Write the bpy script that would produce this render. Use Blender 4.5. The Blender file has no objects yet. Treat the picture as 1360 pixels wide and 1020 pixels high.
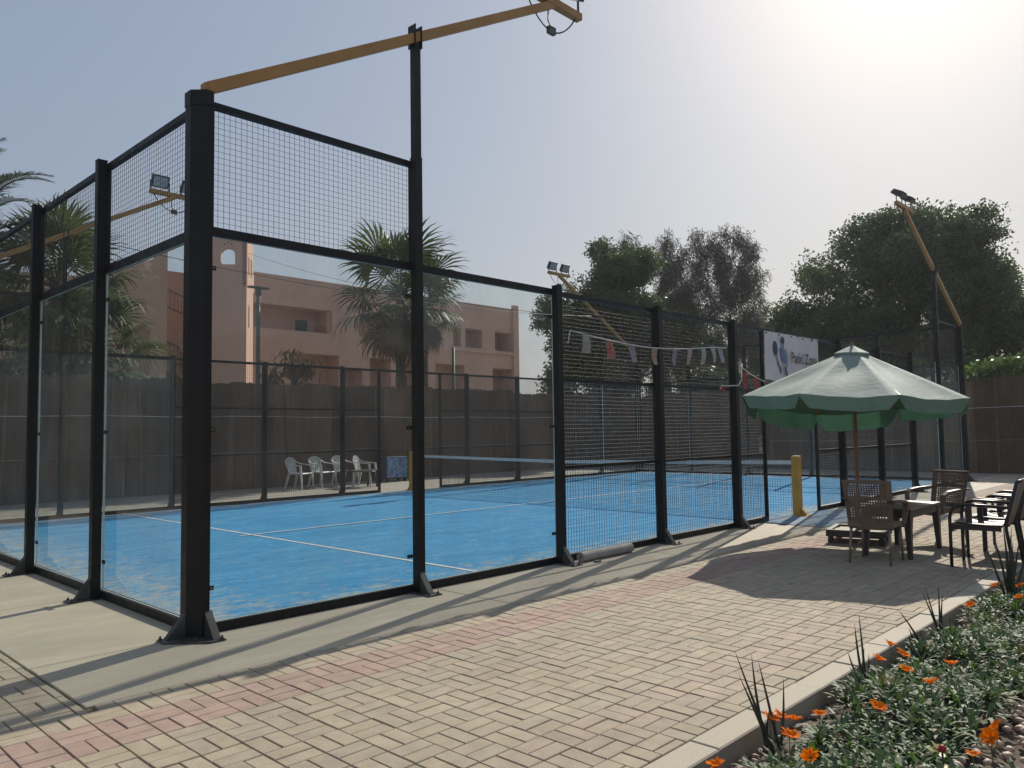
import bpy, bmesh, math, random
import numpy as np
from mathutils import Vector, Matrix

random.seed(11)
rng = np.random.default_rng(11)
sc = bpy.context.scene
col = sc.collection
R = math.radians

# ------------------------------------------------------------------ camera, sky, sun, exposure
cam_d = bpy.data.cameras.new('camera')
cam = bpy.data.objects.new('camera', cam_d)
col.objects.link(cam)
sc.camera = cam
CAM = Vector((-2.622, -5.7186, 1.4547))
yaw, pit, rol = 0.765559, 0.059895, -0.014697
fw = Vector((math.cos(pit) * math.cos(yaw), math.cos(pit) * math.sin(yaw), math.sin(pit)))
rt = Vector((math.sin(yaw), -math.cos(yaw), 0))
up = rt.cross(fw)
r2 = rt * math.cos(rol) + up * math.sin(rol)
u2 = up * math.cos(rol) - rt * math.sin(rol)
cam.matrix_world = Matrix(((r2.x, u2.x, -fw.x, CAM.x), (r2.y, u2.y, -fw.y, CAM.y), (r2.z, u2.z, -fw.z, CAM.z), (0, 0, 0, 1)))
cam_d.sensor_width = 36
cam_d.lens = 1043.97 / 1360 * 36
cam_d.clip_start = 0.05
cam_d.clip_end = 2000

SUN_AZ, SUN_EL = 15.0, 35.0
sdir = Vector((math.cos(R(SUN_EL)) * math.cos(R(SUN_AZ)), math.cos(R(SUN_EL)) * math.sin(R(SUN_AZ)), math.sin(R(SUN_EL))))
world = bpy.data.worlds.new('World')
sc.world = world
world.use_nodes = True
wn = world.node_tree
bg = wn.nodes['Background']
sky = wn.nodes.new('ShaderNodeTexSky')
sky.sky_type = 'NISHITA'
sky.sun_disc = False
sky.sun_elevation = R(SUN_EL)
sky.sun_rotation = R(90 - SUN_AZ)
sky.air_density = 2.0
sky.dust_density = 2.2
sky.ozone_density = 1.0
veil = wn.nodes.new('ShaderNodeMix')      # even veil of dusty haze over the whole sky
veil.data_type = 'RGBA'
veil.inputs[0].default_value = 0.42
hs = wn.nodes.new('ShaderNodeHueSaturation')
hs.inputs['Saturation'].default_value = 0.75
wn.links.new(sky.outputs[0], hs.inputs['Color'])
wn.links.new(hs.outputs[0], veil.inputs[6])
veil.inputs[7].default_value = (7.4, 9.2, 13.6, 1)
wn.links.new(veil.outputs[2], bg.inputs[0])
bg.inputs[1].default_value = 0.056
sun_d = bpy.data.lights.new('sun', 'SUN')
sun_d.energy = 5.0
sun_d.angle = R(0.5)
sun_d.color = (1.0, 0.93, 0.82)
sun = bpy.data.objects.new('sun', sun_d)
col.objects.link(sun)
sun.rotation_euler = sdir.to_track_quat('Z', 'Y').to_euler()
sun.location = (30, 8, 40)
sc.view_settings.view_transform = 'Standard'
sc.view_settings.look = 'None'
sc.view_settings.exposure = 0.0
sc.view_settings.gamma = 1
sc.view_settings.use_curve_mapping = False
sc.render.engine = 'CYCLES'
sc.cycles.max_bounces = 8
sc.cycles.transparent_max_bounces = 24
sc.cycles.sample_clamp_indirect = 6
sc.cycles.use_denoising = True


# ------------------------------------------------------------------ helpers
class MB:
    """collects faces; build() links them as ONE mesh object"""

    def __init__(s):
        s.v = []; s.f = []; s.m = []; s.mi = 0

    def face(s, pts):
        n = len(s.v)
        s.v += [tuple(p) for p in pts]
        s.f.append(tuple(range(n, n + len(pts)))); s.m.append(s.mi)
        return s

    def add(s, vs, fs):
        n = len(s.v)
        s.v += [tuple(p) for p in vs]
        for f in fs:
            s.f.append(tuple(i + n for i in f)); s.m.append(s.mi)
        return s

    def box(s, x0, x1, y0, y1, z0, z1):
        return s.add([(x0, y0, z0), (x1, y0, z0), (x1, y1, z0), (x0, y1, z0), (x0, y0, z1), (x1, y0, z1), (x1, y1, z1), (x0, y1, z1)],
                     [(0, 3, 2, 1), (4, 5, 6, 7), (0, 1, 5, 4), (1, 2, 6, 5), (2, 3, 7, 6), (3, 0, 4, 7)])

    def cbox(s, x0, x1, y0, y1, z0, z1, b=0.004):
        """box with a chamfered top edge"""
        vs = [(x0, y0, z0), (x1, y0, z0), (x1, y1, z0), (x0, y1, z0), (x0, y0, z1 - b), (x1, y0, z1 - b), (x1, y1, z1 - b), (x0, y1, z1 - b),
              (x0 + b, y0 + b, z1), (x1 - b, y0 + b, z1), (x1 - b, y1 - b, z1), (x0 + b, y1 - b, z1)]
        return s.add(vs, [(0, 1, 5, 4), (1, 2, 6, 5), (2, 3, 7, 6), (3, 0, 4, 7), (4, 5, 9, 8), (5, 6, 10, 9), (6, 7, 11, 10), (7, 4, 8, 11), (8, 9, 10, 11)])

    def bar(s, p0, p1, w, h=None, upv=(0, 0, 1), caps=True):
        p0, p1 = Vector(p0), Vector(p1); h = h or w
        d = (p1 - p0).normalized(); u = Vector(upv)
        a = d.cross(u)
        if a.length < 1e-4: a = d.cross(Vector((1, 0, 0)))
        a.normalize(); b = a.cross(d)
        a = a * w / 2; b = b * h / 2
        vs = [p0 - a - b, p0 + a - b, p0 + a + b, p0 - a + b, p1 - a - b, p1 + a - b, p1 + a + b, p1 - a + b]
        fs = [(0, 1, 5, 4), (1, 2, 6, 5), (2, 3, 7, 6), (3, 0, 4, 7)]
        if caps: fs += [(0, 3, 2, 1), (4, 5, 6, 7)]
        return s.add(vs, fs)

    def tube(s, pts, r, n=8, caps=True):
        pts = [Vector(p) for p in pts]
        rs = r if isinstance(r, (list, tuple)) else [r] * len(pts)
        rings = []; prev = None
        for i, p in enumerate(pts):
            d = (pts[min(i + 1, len(pts) - 1)] - pts[max(i - 1, 0)]).normalized()
            if prev is None:
                a = d.cross(Vector((0, 0, 1)))
                if a.length < 1e-3: a = d.cross(Vector((1, 0, 0)))
            else:
                a = prev - d * prev.dot(d)
            a.normalize(); prev = a; b = d.cross(a)
            rings.append([p + (a * math.cos(t) + b * math.sin(t)) * rs[i] for t in [2 * math.pi * k / n for k in range(n)]])
        vs = [v for ring in rings for v in ring]; fs = []
        for i in range(len(pts) - 1):
            for k in range(n):
                k2 = (k + 1) % n
                fs.append((i * n + k, i * n + k2, (i + 1) * n + k2, (i + 1) * n + k))
        if caps:
            fs.append(tuple(range(n - 1, -1, -1))); fs.append(tuple((len(pts) - 1) * n + k for k in range(n)))
        return s.add(vs, fs)

    def prism(s, poly, z0, z1):
        n = len(poly)
        vs = [(x, y, z0) for x, y in poly] + [(x, y, z1) for x, y in poly]
        return s.add(vs, [tuple(range(n - 1, -1, -1)), tuple(range(n, 2 * n))] + [(i, (i + 1) % n, n + (i + 1) % n, n + i) for i in range(n)])

    def extr(s, poly3, d):
        n = len(poly3); d = Vector(d)
        vs = [Vector(p) for p in poly3]; vs = vs + [p + d for p in vs]
        return s.add(vs, [tuple(range(n - 1, -1, -1)), tuple(range(n, 2 * n))] + [(i, (i + 1) % n, n + (i + 1) % n, n + i) for i in range(n)])

    def lathe(s, prof, n=16, c=(0, 0, 0)):
        vs = []; fs = []
        for r, z in prof:
            for k in range(n):
                t = 2 * math.pi * k / n
                vs.append((c[0] + r * math.cos(t), c[1] + r * math.sin(t), c[2] + z))
        for i in range(len(prof) - 1):
            for k in range(n):
                k2 = (k + 1) % n
                fs.append((i * n + k, i * n + k2, (i + 1) * n + k2, (i + 1) * n + k))
        return s.add(vs, fs)

    def mesh(s, name, mats, smooth=False):
        me = bpy.data.meshes.new(name)
        me.from_pydata(s.v, [], s.f)
        for m in (mats if isinstance(mats, (list, tuple)) else [mats]): me.materials.append(m)
        if any(s.m): me.polygons.foreach_set('material_index', s.m)
        if smooth: me.polygons.foreach_set('use_smooth', [True] * len(s.f))
        me.update()
        return me

    def build(s, name, mats, parent=None, smooth=False):
        return link(name, s.mesh(name, mats, smooth), parent)


def link(name, data, parent=None):
    o = bpy.data.objects.new(name, data)
    col.objects.link(o)
    if parent: o.parent = parent
    return o


def tag(o, label=None, cat=None, group=None, kind=None):
    if label: o['label'] = label
    if cat: o['category'] = cat
    if group: o['group'] = group
    if kind: o['kind'] = kind
    return o


def thing(name, loc, label, cat, group=None, rz=0):
    o = link(name, None)
    o.location = loc; o.rotation_euler = (0, 0, rz)
    o.empty_display_size = 0.2
    return tag(o, label, cat, group)


def copy_tree(o, parent=None):
    c = o.copy(); col.objects.link(c)
    if parent: c.parent = parent
    for ch in list(o.children): copy_tree(ch, c)
    return c


def smooth_all(o):
    o.data.polygons.foreach_set('use_smooth', [True] * len(o.data.polygons))


# ------------------------------------------------------------------ materials
def new_mat(name):
    m = bpy.data.materials.new(name); m.use_nodes = True
    nt = m.node_tree
    return m, nt, nt.nodes['Principled BSDF'], nt.nodes['Material Output']


def noise(nt, scale, detail=4, rough=.55, stretch=(1, 1, 1), coord='Object', rot=(0, 0, 0)):
    tc = nt.nodes.new('ShaderNodeTexCoord'); mp = nt.nodes.new('ShaderNodeMapping'); nz = nt.nodes.new('ShaderNodeTexNoise')
    mp.inputs['Scale'].default_value = stretch; mp.inputs['Rotation'].default_value = rot
    nt.links.new(tc.outputs[coord], mp.inputs[0]); nt.links.new(mp.outputs[0], nz.inputs[0])
    nz.inputs['Scale'].default_value = scale; nz.inputs['Detail'].default_value = detail; nz.inputs['Roughness'].default_value = rough
    return nz.outputs[0]


def ramp(nt, src, stops):
    r = nt.nodes.new('ShaderNodeValToRGB')
    el = r.color_ramp.elements
    while len(el) < len(stops): el.new(0.5)
    for e, (p, c) in zip(el, stops):
        e.position = p; e.color = (c[0], c[1], c[2], 1) if hasattr(c, '__len__') else (c, c, c, 1)
    nt.links.new(src, r.inputs[0])
    return r.outputs[0]


def mixc(nt, fac, a, b, mode='MIX'):
    m = nt.nodes.new('ShaderNodeMix'); m.data_type = 'RGBA'; m.blend_type = mode
    for sock, v in ((m.inputs[0], fac), (m.inputs[6], a), (m.inputs[7], b)):
        if hasattr(v, 'links') or hasattr(v, 'is_output'): nt.links.new(v, sock)
        elif isinstance(v, (int, float)): sock.default_value = v
        else: sock.default_value = (*v, 1)
    return m.outputs[2]


def add_bump(nt, bsdf, src, strength, dist=.01):
    b = nt.nodes.new('ShaderNodeBump'); b.inputs['Strength'].default_value = strength; b.inputs['Distance'].default_value = dist
    nt.links.new(src, b.inputs['Height']); nt.links.new(b.outputs[0], bsdf.inputs['Normal'])


def M(name, c1, c2=None, scale=5, rough=.6, bump=0, bscale=60, metal=0, spec=.5, stretch=(1, 1, 1), lo=.35, hi=.65, rvar=0, coat=0, transl=0):
    m, nt, b, out = new_mat(name)
    c2 = c2 or tuple(x * .75 for x in c1)
    n = noise(nt, scale, 5, .6, stretch)
    nt.links.new(ramp(nt, n, [(lo, c1), (hi, c2)]), b.inputs['Base Color'])
    b.inputs['Roughness'].default_value = rough; b.inputs['Metallic'].default_value = metal
    b.inputs['Specular IOR Level'].default_value = spec
    if coat: b.inputs['Coat Weight'].default_value = coat
    if rvar:
        nt.links.new(ramp(nt, noise(nt, scale * 2.3, 4), [(.3, rough - rvar), (.7, rough + rvar)]), b.inputs['Roughness'])
    if bump: add_bump(nt, b, noise(nt, bscale, 5, .6, stretch), bump)
    if transl:
        tr = nt.nodes.new('ShaderNodeBsdfTranslucent'); mx = nt.nodes.new('ShaderNodeMixShader')
        nt.links.new(ramp(nt, n, [(lo, tuple(min(1, x * 1.25) for x in c1)), (hi, tuple(min(1, x * 1.25) for x in c2))]), tr.inputs[0])
        mx.inputs[0].default_value = transl
        nt.links.new(b.outputs[0], mx.inputs[1]); nt.links.new(tr.outputs[0], mx.inputs[2]); nt.links.new(mx.outputs[0], out.inputs[0])
    return m


black = M('black_powder_coat', (.0075, .0075, .0078), (.012, .0115, .011), 3, .5, .06, 120, rvar=.08, spec=.32)
wire_m = M('black_wire', (.026, .025, .023), (.038, .036, .033), 6, .55, spec=.35)
plate_m = M('foot_plate_paint', (.03, .03, .03), (.09, .085, .075), 9, .45, .1, 80)
bolt_m = M('bolt_steel', (.05, .05, .05), (.12, .11, .1), 20, .4, metal=.7)
ochre = M('ochre_paint', (.42, .23, .062), (.34, .185, .05), 4, .5, .04, 90)
yellow = M('net_post_yellow', (.60, .33, .045), (.47, .25, .04), 4, .5, .05, 60)
white_tape = M('net_tape_white', (.72, .70, .66), (.58, .56, .52), 7, .8)
string_m = M('string_white', (.7, .69, .66), (.6, .58, .55), 9, .8)
lamp_m = M('floodlight_housing', (.03, .03, .034), (.05, .05, .05), 6, .45)
lens_m = M('floodlight_glass', (.42, .45, .47), (.34, .37, .39), 5, .18, spec=.8)
cable_m = M('cable_black', (.015, .015, .016), None, 5, .5)
brown_pl = M('brown_plastic', (.21, .14, .096), (.165, .11, .076), 6, .48, .08, 150)
alu = M('aluminium_leg', (.33, .27, .21), (.24, .2, .16), 10, .4, metal=.6)
dk_plastic = M('dark_brown_plastic', (.05, .038, .03), (.034, .027, .023), 5, .42, .05, 90)
blk_chair = M('black_chair_tube', (.013, .013, .016), (.02, .02, .022), 4, .35)
blk_seat = M('black_sling', (.035, .035, .042), (.026, .026, .03), 8, .36, .15, 300)
white_pl = M('white_plastic', (.62, .62, .60), (.5, .5, .48), 4, .45)
stone_m = M('gravel_stone', (.33, .26, .2), (.2, .15, .12), 14, .85, .4, 60)
pebble_m = M('pale_pebble', (.52, .40, .30), (.40, .28, .21), 11, .6, .15, 60)
soil_m = M('garden_soil', (.085, .06, .042), (.15, .11, .08), 18, .95, .8, 30)
spike_m = M('dark_spike_leaf', (.022, .032, .02), (.045, .05, .03), 12, .42)
agave_m = M('agave_leaf', (.07, .12, .05), (.045, .085, .035), 9, .42)
petal_m = M('orange_petal', (.86, .22, .004), (.76, .155, .003), 30, .85, transl=.25, spec=.08)
petal_c = M('flower_centre', (.30, .09, .01), (.5, .2, .02), 60, .7)
stem_m = M('flower_stem', (.12, .17, .06), None, 9, .6)
red_m = M('red_bud', (.5, .012, .03), (.36, .01, .02), 20, .5)
yel_leaf = M('yellow_leaf', (.48, .36, .05), (.3, .3, .05), 12, .5, transl=.3)
canopy_m = None
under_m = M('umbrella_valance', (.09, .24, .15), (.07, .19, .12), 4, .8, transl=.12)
wood_m = M('umbrella_pole_wood', (.30, .15, .075), (.22, .11, .055), 6, .5, stretch=(1, 1, .1))
base_m = M('umbrella_base', (.045, .035, .03), (.07, .055, .045), 8, .7, .2, 40)
trunk_m = M('bark', (.12, .09, .065), (.07, .052, .04), 7, .9, .5, 25, stretch=(1, 1, .3))
palm_trunk_m = M('palm_trunk', (.15, .11, .075), (.085, .06, .042), 12, .9, .7, 18, stretch=(1, 1, .5))
frond_m = M('fan_frond', (.055, .085, .028), (.10, .125, .045), 3, .55, transl=.28, spec=.3)
frond_blue = M('date_frond', (.09, .115, .07), (.06, .085, .05), 3, .45, transl=.2)
dead_m = M('dead_frond', (.22, .15, .075), (.15, .10, .05), 5, .75, transl=.2)
leaf_a = M('ficus_leaf', (.035, .066, .02), (.085, .125, .036), .7, .5, transl=.32)
leaf_b = M('lime_leaf', (.075, .105, .03), (.045, .07, .024), 1.1, .5, transl=.3)
leaf_c = M('casuarina_needles', (.06, .066, .042), (.09, .085, .055), 1.0, .7, transl=.2)
leaf_h = M('hedge_leaf', (.07, .135, .03), (.125, .19, .045), 2.5, .42, transl=.4)
pink = M('pink_render', (.62, .395, .295), (.52, .33, .245), .8, .9, .15, 12, stretch=(1, 1, .45), lo=.3, hi=.72)
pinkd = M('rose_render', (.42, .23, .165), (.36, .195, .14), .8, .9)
teal = M('teal_door', (.03, .10, .11), (.025, .08, .09), 4, .5)
rail_m = M('iron_rail', (.03, .03, .03), None, 5, .5)
greenpole = M('green_pole_paint', (.06, .11, .085), (.12, .13, .1), 7, .6)
poster_edge = M('display_box_dark', (.10, .12, .16), None, 5, .4)
sandy = None


def mat_concrete(name, c1, c2, c3):
    m, nt, b, out = new_mat(name)
    big = ramp(nt, noise(nt, .9, 6, .62), [(.3, c1), (.68, c2)])
    st = ramp(nt, noise(nt, 2.7, 8, .7, (.35, 1.4, 1)), [(.48, 0), (.72, 1)])
    c = mixc(nt, st, big, c3)
    fine = ramp(nt, noise(nt, 90, 3), [(.3, .86), (.7, 1.06)])
    nt.links.new(mixc(nt, 1.0, c, fine, 'MULTIPLY'), b.inputs['Base Color'])
    b.inputs['Roughness'].default_value = .78
    b.inputs['Specular IOR Level'].default_value = .35
    add_bump(nt, b, noise(nt, 55, 6, .65), .12, .006)
    return m


concrete = mat_concrete('apron_concrete', (.45, .39, .29), (.38, .33, .246), (.50, .44, .33))
kerb_m = mat_concrete('kerb_concrete', (.43, .38, .29), (.375, .33, .255), (.33, .285, .22))
pathm = mat_concrete('path_concrete', (.36, .32, .26), (.28, .245, .20), (.40, .36, .30))


def mat_paver():
    m, nt, b, out = new_mat('block_paver')
    at = nt.nodes.new('ShaderNodeAttribute'); at.attribute_name = 'tone'
    geo = nt.nodes.new('ShaderNodeNewGeometry')
    nz = nt.nodes.new('ShaderNodeTexNoise'); nz.inputs['Scale'].default_value = .8; nz.inputs['Detail'].default_value = 5
    nt.links.new(geo.outputs['Position'], nz.inputs[0])
    n2 = nt.nodes.new('ShaderNodeTexNoise'); n2.inputs['Scale'].default_value = 160; n2.inputs['Detail'].default_value = 3
    nt.links.new(geo.outputs['Position'], n2.inputs[0])
    n3 = nt.nodes.new('ShaderNodeTexNoise'); n3.inputs['Scale'].default_value = 9; n3.inputs['Detail'].default_value = 6
    nt.links.new(geo.outputs['Position'], n3.inputs[0])
    c = mixc(nt, 1.0, at.outputs['Color'], ramp(nt, nz.outputs[0], [(.3, .88), (.7, 1.08)]), 'MULTIPLY')
    c = mixc(nt, 1.0, c, ramp(nt, n2.outputs[0], [(.3, .80), (.7, 1.12)]), 'MULTIPLY')
    c = mixc(nt, 1.0, c, ramp(nt, n3.outputs[0], [(.35, .86), (.6, 1.02)]), 'MULTIPLY')
    nt.links.new(c, b.inputs['Base Color'])
    b.inputs['Roughness'].default_value = .85; b.inputs['Specular IOR Level'].default_value = .3
    add_bump(nt, b, n2.outputs[0], .25, .004)
    return m


paver_m = mat_paver()
joint_m = M('joint_sand', (.10, .074, .052), (.17, .13, .09), 14, .95, .3, 80)


def mat_turf():
    m, nt, b, out = new_mat('blue_turf')
    base = ramp(nt, noise(nt, .55, 6, .6), [(.3, (.022, .19, .39)), (.7, (.04, .245, .46))])
    streak = ramp(nt, noise(nt, 2.6, 10, .72, (.5, 1.5, 1)), [(.42, 0), (.70, .75)])
    c = mixc(nt, streak, base, (.10, .31, .48))
    # sand swept towards the walls
    tc = nt.nodes.new('ShaderNodeTexCoord'); sx = nt.nodes.new('ShaderNodeSeparateXYZ'); nt.links.new(tc.outputs['Object'], sx.inputs[0])

    def edge(sock, half, w):
        a = nt.nodes.new('ShaderNodeMath'); a.operation = 'SUBTRACT'; nt.links.new(sock, a.inputs[0]); a.inputs[1].default_value = half
        ab = nt.nodes.new('ShaderNodeMath'); ab.operation = 'ABSOLUTE'; nt.links.new(a.outputs[0], ab.inputs[0])
        mr = nt.nodes.new('ShaderNodeMapRange'); nt.links.new(ab.outputs[0], mr.inputs[0])
        mr.inputs[1].default_value = half - w; mr.inputs[2].default_value = half
        return mr.outputs[0]
    ex = edge(sx.outputs[0], 10, 1.3); ey = edge(sx.outputs[1], 5, .9)
    mx = nt.nodes.new('ShaderNodeMath'); mx.operation = 'MAXIMUM'; nt.links.new(ex, mx.inputs[0]); nt.links.new(ey, mx.inputs[1])
    sn = noise(nt, 5.5, 12, .80, (.8, 1.3, 1))
    ad = nt.nodes.new('ShaderNodeMath'); ad.operation = 'MULTIPLY_ADD'; nt.links.new(mx.outputs[0], ad.inputs[0]); ad.inputs[1].default_value = .17; nt.links.new(sn, ad.inputs[2])
    sand = ramp(nt, ad.outputs[0], [(.55, 0), (.72, .8)])
    c = mixc(nt, sand, c, (.40, .36, .27))
    mid = ramp(nt, noise(nt, 17, 8, .75, (.6, 1.4, 1)), [(.28, .74), (.72, 1.32)])
    c = mixc(nt, 1.0, c, mid, 'MULTIPLY')
    fine = ramp(nt, noise(nt, 130, 3), [(.3, .66), (.7, 1.3)])
    nt.links.new(mixc(nt, 1.0, c, fine, 'MULTIPLY'), b.inputs['Base Color'])
    b.inputs['Roughness'].default_value = .9; b.inputs['Specular IOR Level'].default_value = .1
    add_bump(nt, b, noise(nt, 200, 2), .5, .01)
    return m


turf_m = mat_turf()
line_m = M('turf_line_white', (.62, .60, .55), (.45, .47, .47), 6, .85, .4, 160)


def mat_glass():
    m, nt, b, out = new_mat('wall_glass')
    nt.nodes.remove(b)
    tr = nt.nodes.new('ShaderNodeBsdfTransparent'); tr.inputs[0].default_value = (.945, .97, .965, 1)
    gl = nt.nodes.new('ShaderNodeBsdfGlossy'); gl.inputs['Roughness'].default_value = .012
    df = nt.nodes.new('ShaderNodeBsdfDiffuse'); df.inputs[0].default_value = (.50, .48, .45, 1)
    fr = nt.nodes.new('ShaderNodeFresnel'); fr.inputs[0].default_value = 1.45
    ge = nt.nodes.new('ShaderNodeNewGeometry'); inv = nt.nodes.new('ShaderNodeMath'); inv.operation = 'SUBTRACT'; inv.inputs[0].default_value = 1.0
    nt.links.new(ge.outputs['Backfacing'], inv.inputs[1])
    mu = nt.nodes.new('ShaderNodeMath'); mu.operation = 'MULTIPLY'; nt.links.new(fr.outputs[0], mu.inputs[0]); nt.links.new(inv.outputs[0], mu.inputs[1])
    m1 = nt.nodes.new('ShaderNodeMixShader'); nt.links.new(mu.outputs[0], m1.inputs[0]); nt.links.new(tr.outputs[0], m1.inputs[1]); nt.links.new(gl.outputs[0], m1.inputs[2])
    sm = noise(nt, 1.7, 9, .7, (1, 1, .6)); f = ramp(nt, sm, [(.38, .022), (.75, .115)])
    sp = ramp(nt, noise(nt, 26, 3, .6), [(.70, 0), (.76, .16)])
    ad = nt.nodes.new('ShaderNodeMath'); nt.links.new(f, ad.inputs[0]); nt.links.new(sp, ad.inputs[1])
    m2 = nt.nodes.new('ShaderNodeMixShader'); nt.links.new(ad.outputs[0], m2.inputs[0]); nt.links.new(m1.outputs[0], m2.inputs[1]); nt.links.new(df.outputs[0], m2.inputs[2])
    nt.links.new(m2.outputs[0], out.inputs[0])
    return m


def mat_canopy():
    m, nt, b, out = new_mat('umbrella_fabric')
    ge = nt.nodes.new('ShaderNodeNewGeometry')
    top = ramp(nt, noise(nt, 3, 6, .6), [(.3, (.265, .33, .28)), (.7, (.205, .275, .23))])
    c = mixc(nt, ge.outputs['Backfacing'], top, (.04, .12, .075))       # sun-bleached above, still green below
    nt.links.new(c, b.inputs['Base Color']); b.inputs['Roughness'].default_value = .7; b.inputs['Specular IOR Level'].default_value = .3
    add_bump(nt, b, noise(nt, 9, 5, .65, (1, 1, 2.5)), .22, .02)
    return m


canopy_m = mat_canopy()
glass_m = mat_glass()
gedge_m = M('glass_edge', (.62, .70, .67), (.5, .6, .57), 8, .35)


def mat_reed(k=1.0):
    m, nt, b, out = new_mat('reed_screen')
    n1 = noise(nt, 3.0, 8, .7, (9, 9, .35)); n2 = noise(nt, 1.1, 7, .7, (1, 1, .7))
    c = ramp(nt, n1, [(.28, tuple(k * v for v in (.105, .068, .042))), (.5, tuple(k * v for v in (.15, .10, .064))), (.72, tuple(k * v for v in (.205, .14, .09)))])
    c = mixc(nt, 1.0, c, ramp(nt, n2, [(.3, .6), (.7, 1.2)]), 'MULTIPLY')
    nt.links.new(c, b.inputs['Base Color']); b.inputs['Roughness'].default_value = .85; b.inputs['Specular IOR Level'].default_value = .2
    add_bump(nt, b, n1, .8, .02)
    return m


reed_ms = [mat_reed(k) for k in (.82, 1.0, 1.18, 1.34)]


def mat_ground():
    m, nt, b, out = new_mat('sandy_ground')
    c = ramp(nt, noise(nt, .12, 8, .65), [(.3, (.30, .24, .17)), (.7, (.21, .165, .115))])
    nt.links.new(c, b.inputs['Base Color']); b.inputs['Roughness'].default_value = .95
    add_bump(nt, b, noise(nt, 3, 8, .7), .5, .05)
    return m


# ------------------------------------------------------------------ setting: ground, apron, turf
g = MB().face([(-180, -180, -.16), (220, -180, -.16), (220, 220, -.16), (-180, 220, -.16)]).build('ground', mat_ground())
tag(g, 'sandy ground reaching to the horizon', kind='structure')

AP = -1.03      # outer edge of the concrete apron
apron = link('concrete_apron', None)
tag(apron, 'pale concrete apron running round the outside of the court', kind='structure')
MB().box(.01, 24, .01, 14.4, -.14, -.004).build('slab', pathm, apron)
xs = [-1.11, 2.22, 5.3, 8.72]
for a, b_ in zip(xs[:-1], xs[1:]):
    MB().cbox(a + .004, b_ - .004, AP, 0.0, -.14, 0, .005).build('slab', concrete, apron)
MB().cbox(11.3, 15.0, AP, 0.0, -.14, 0, .005).build('slab', concrete, apron)
MB().cbox(15.01, 19.4, AP, 0.0, -.14, 0, .005).build('slab', concrete, apron)
MB().cbox(19.41, 24, AP, 0.0, -.14, 0, .005).build('slab', concrete, apron)
ys = [.006, 2.12, 4.1, 6.2, 8.3, 11.2]
for a, b_ in zip(ys[:-1], ys[1:]):
    MB().cbox(-1.11, 0.0, a + .004, b_ - .004, -.14, 0, .005).build('slab', concrete, apron)
MB().box(8.73, 11.29, AP, 0, -.14, -.006).build('slab', pathm, apron)

turf = MB().face([(0.0, 0.0, .006), (20, 0.0, .006), (20, 10, .006), (0, 10, .006)]).build('court_turf', turf_m)
tag(turf, 'blue artificial turf of the padel court with drifts of pale sand', kind='structure')


def flat(name, x0, x1, y0, y1, z, m, parent):
    return MB().face([(x0, y0, z), (x1, y0, z), (x1, y1, z), (x0, y1, z)]).build(name, m, parent)


flat('turf_patch', 8.75, 11.27, -1.0, -.02, .004, turf_m, turf)
for x in (3.05, 16.95): flat('court_line', x - .025, x + .025, .05, 9.95, .0105, line_m, turf)
flat('court_line', 2.85, 17.15, 4.975, 5.025, .0145, line_m, turf)

# ------------------------------------------------------------------ paving
paving = link('paving', None)
tag(paving, 'beige concrete block paving in basket weave with a red band', kind='structure')
MB().box(-6, 24, -3.69, AP - .002, -.14, -.012).build('bedding_sand', joint_m, paving)
MB().box(-6, -1.115, AP, 8, -.14, -.012).build('bedding_sand', joint_m, paving)
BEIGE = (.408, .345, .25); RED = (.40, .285, .225); PINK = (.402, .325, .243)


def toned(base, k):
    r = random.Random(k)
    f = r.uniform(.94, 1.06); d = r.uniform(-.008, .008)
    return (base[0] * f + d, base[1] * f, base[2] * f - d)


def paver_mesh(w, l, tone):
    mb = MB().cbox(0, w, 0, l, -.055, 0, .0035)
    me = mb.mesh('brick', paver_m)
    a = me.color_attributes.new('tone', 'FLOAT_COLOR', 'CORNER')
    a.data.foreach_set('color', [x for _ in range(len(a.data)) for x in (*tone, 1)])
    return me


pmesh = {}
cells = []
J = .0026
for i in range(-30, 120):
    for j in range(-14, 46):
        x0 = .03 + .2 * i; y0 = -1.13 + .2 * j
        if x0 > 24 or x0 < -6: continue
        if (i + j) % 2: bl = [(x0, x0 + .2, y0, y0 + .1), (x0, x0 + .2, y0 + .1, y0 + .2)]
        else: bl = [(x0, x0 + .1, y0, y0 + .2), (x0 + .1, x0 + .2, y0, y0 + .2)]
        # rows counted from the apron: j=0 partial, -1 beige, -2 and -3 red
        kind = 0
        if j in (-2, -3): kind = 1
        if j in (-11, -12): kind = 2
        for (a, b_, c, d) in bl:
            if c >= AP and a >= -1.115: continue
            if a < -1.115 and c > 8: continue
            if a >= -1.115 or True:
                if a < -1.115 < b_ and d > AP: b_ = -1.12
                if d > AP > c and b_ > -1.115: d = AP - .004
                if c < -3.685: c = -3.685
                if d - c < .03 or b_ - a < .03: continue
            cells.append((a + J, b_ - J, c + J, d - J, kind if a > -30 else 0))


def cam_px(p):
    d = Vector(p) - CAM; z = d.dot(fw)
    if z < .3: return None
    return 680 + 1043.97 * d.dot(r2) / z, 510 - 1043.97 * d.dot(u2) / z, z


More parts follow.
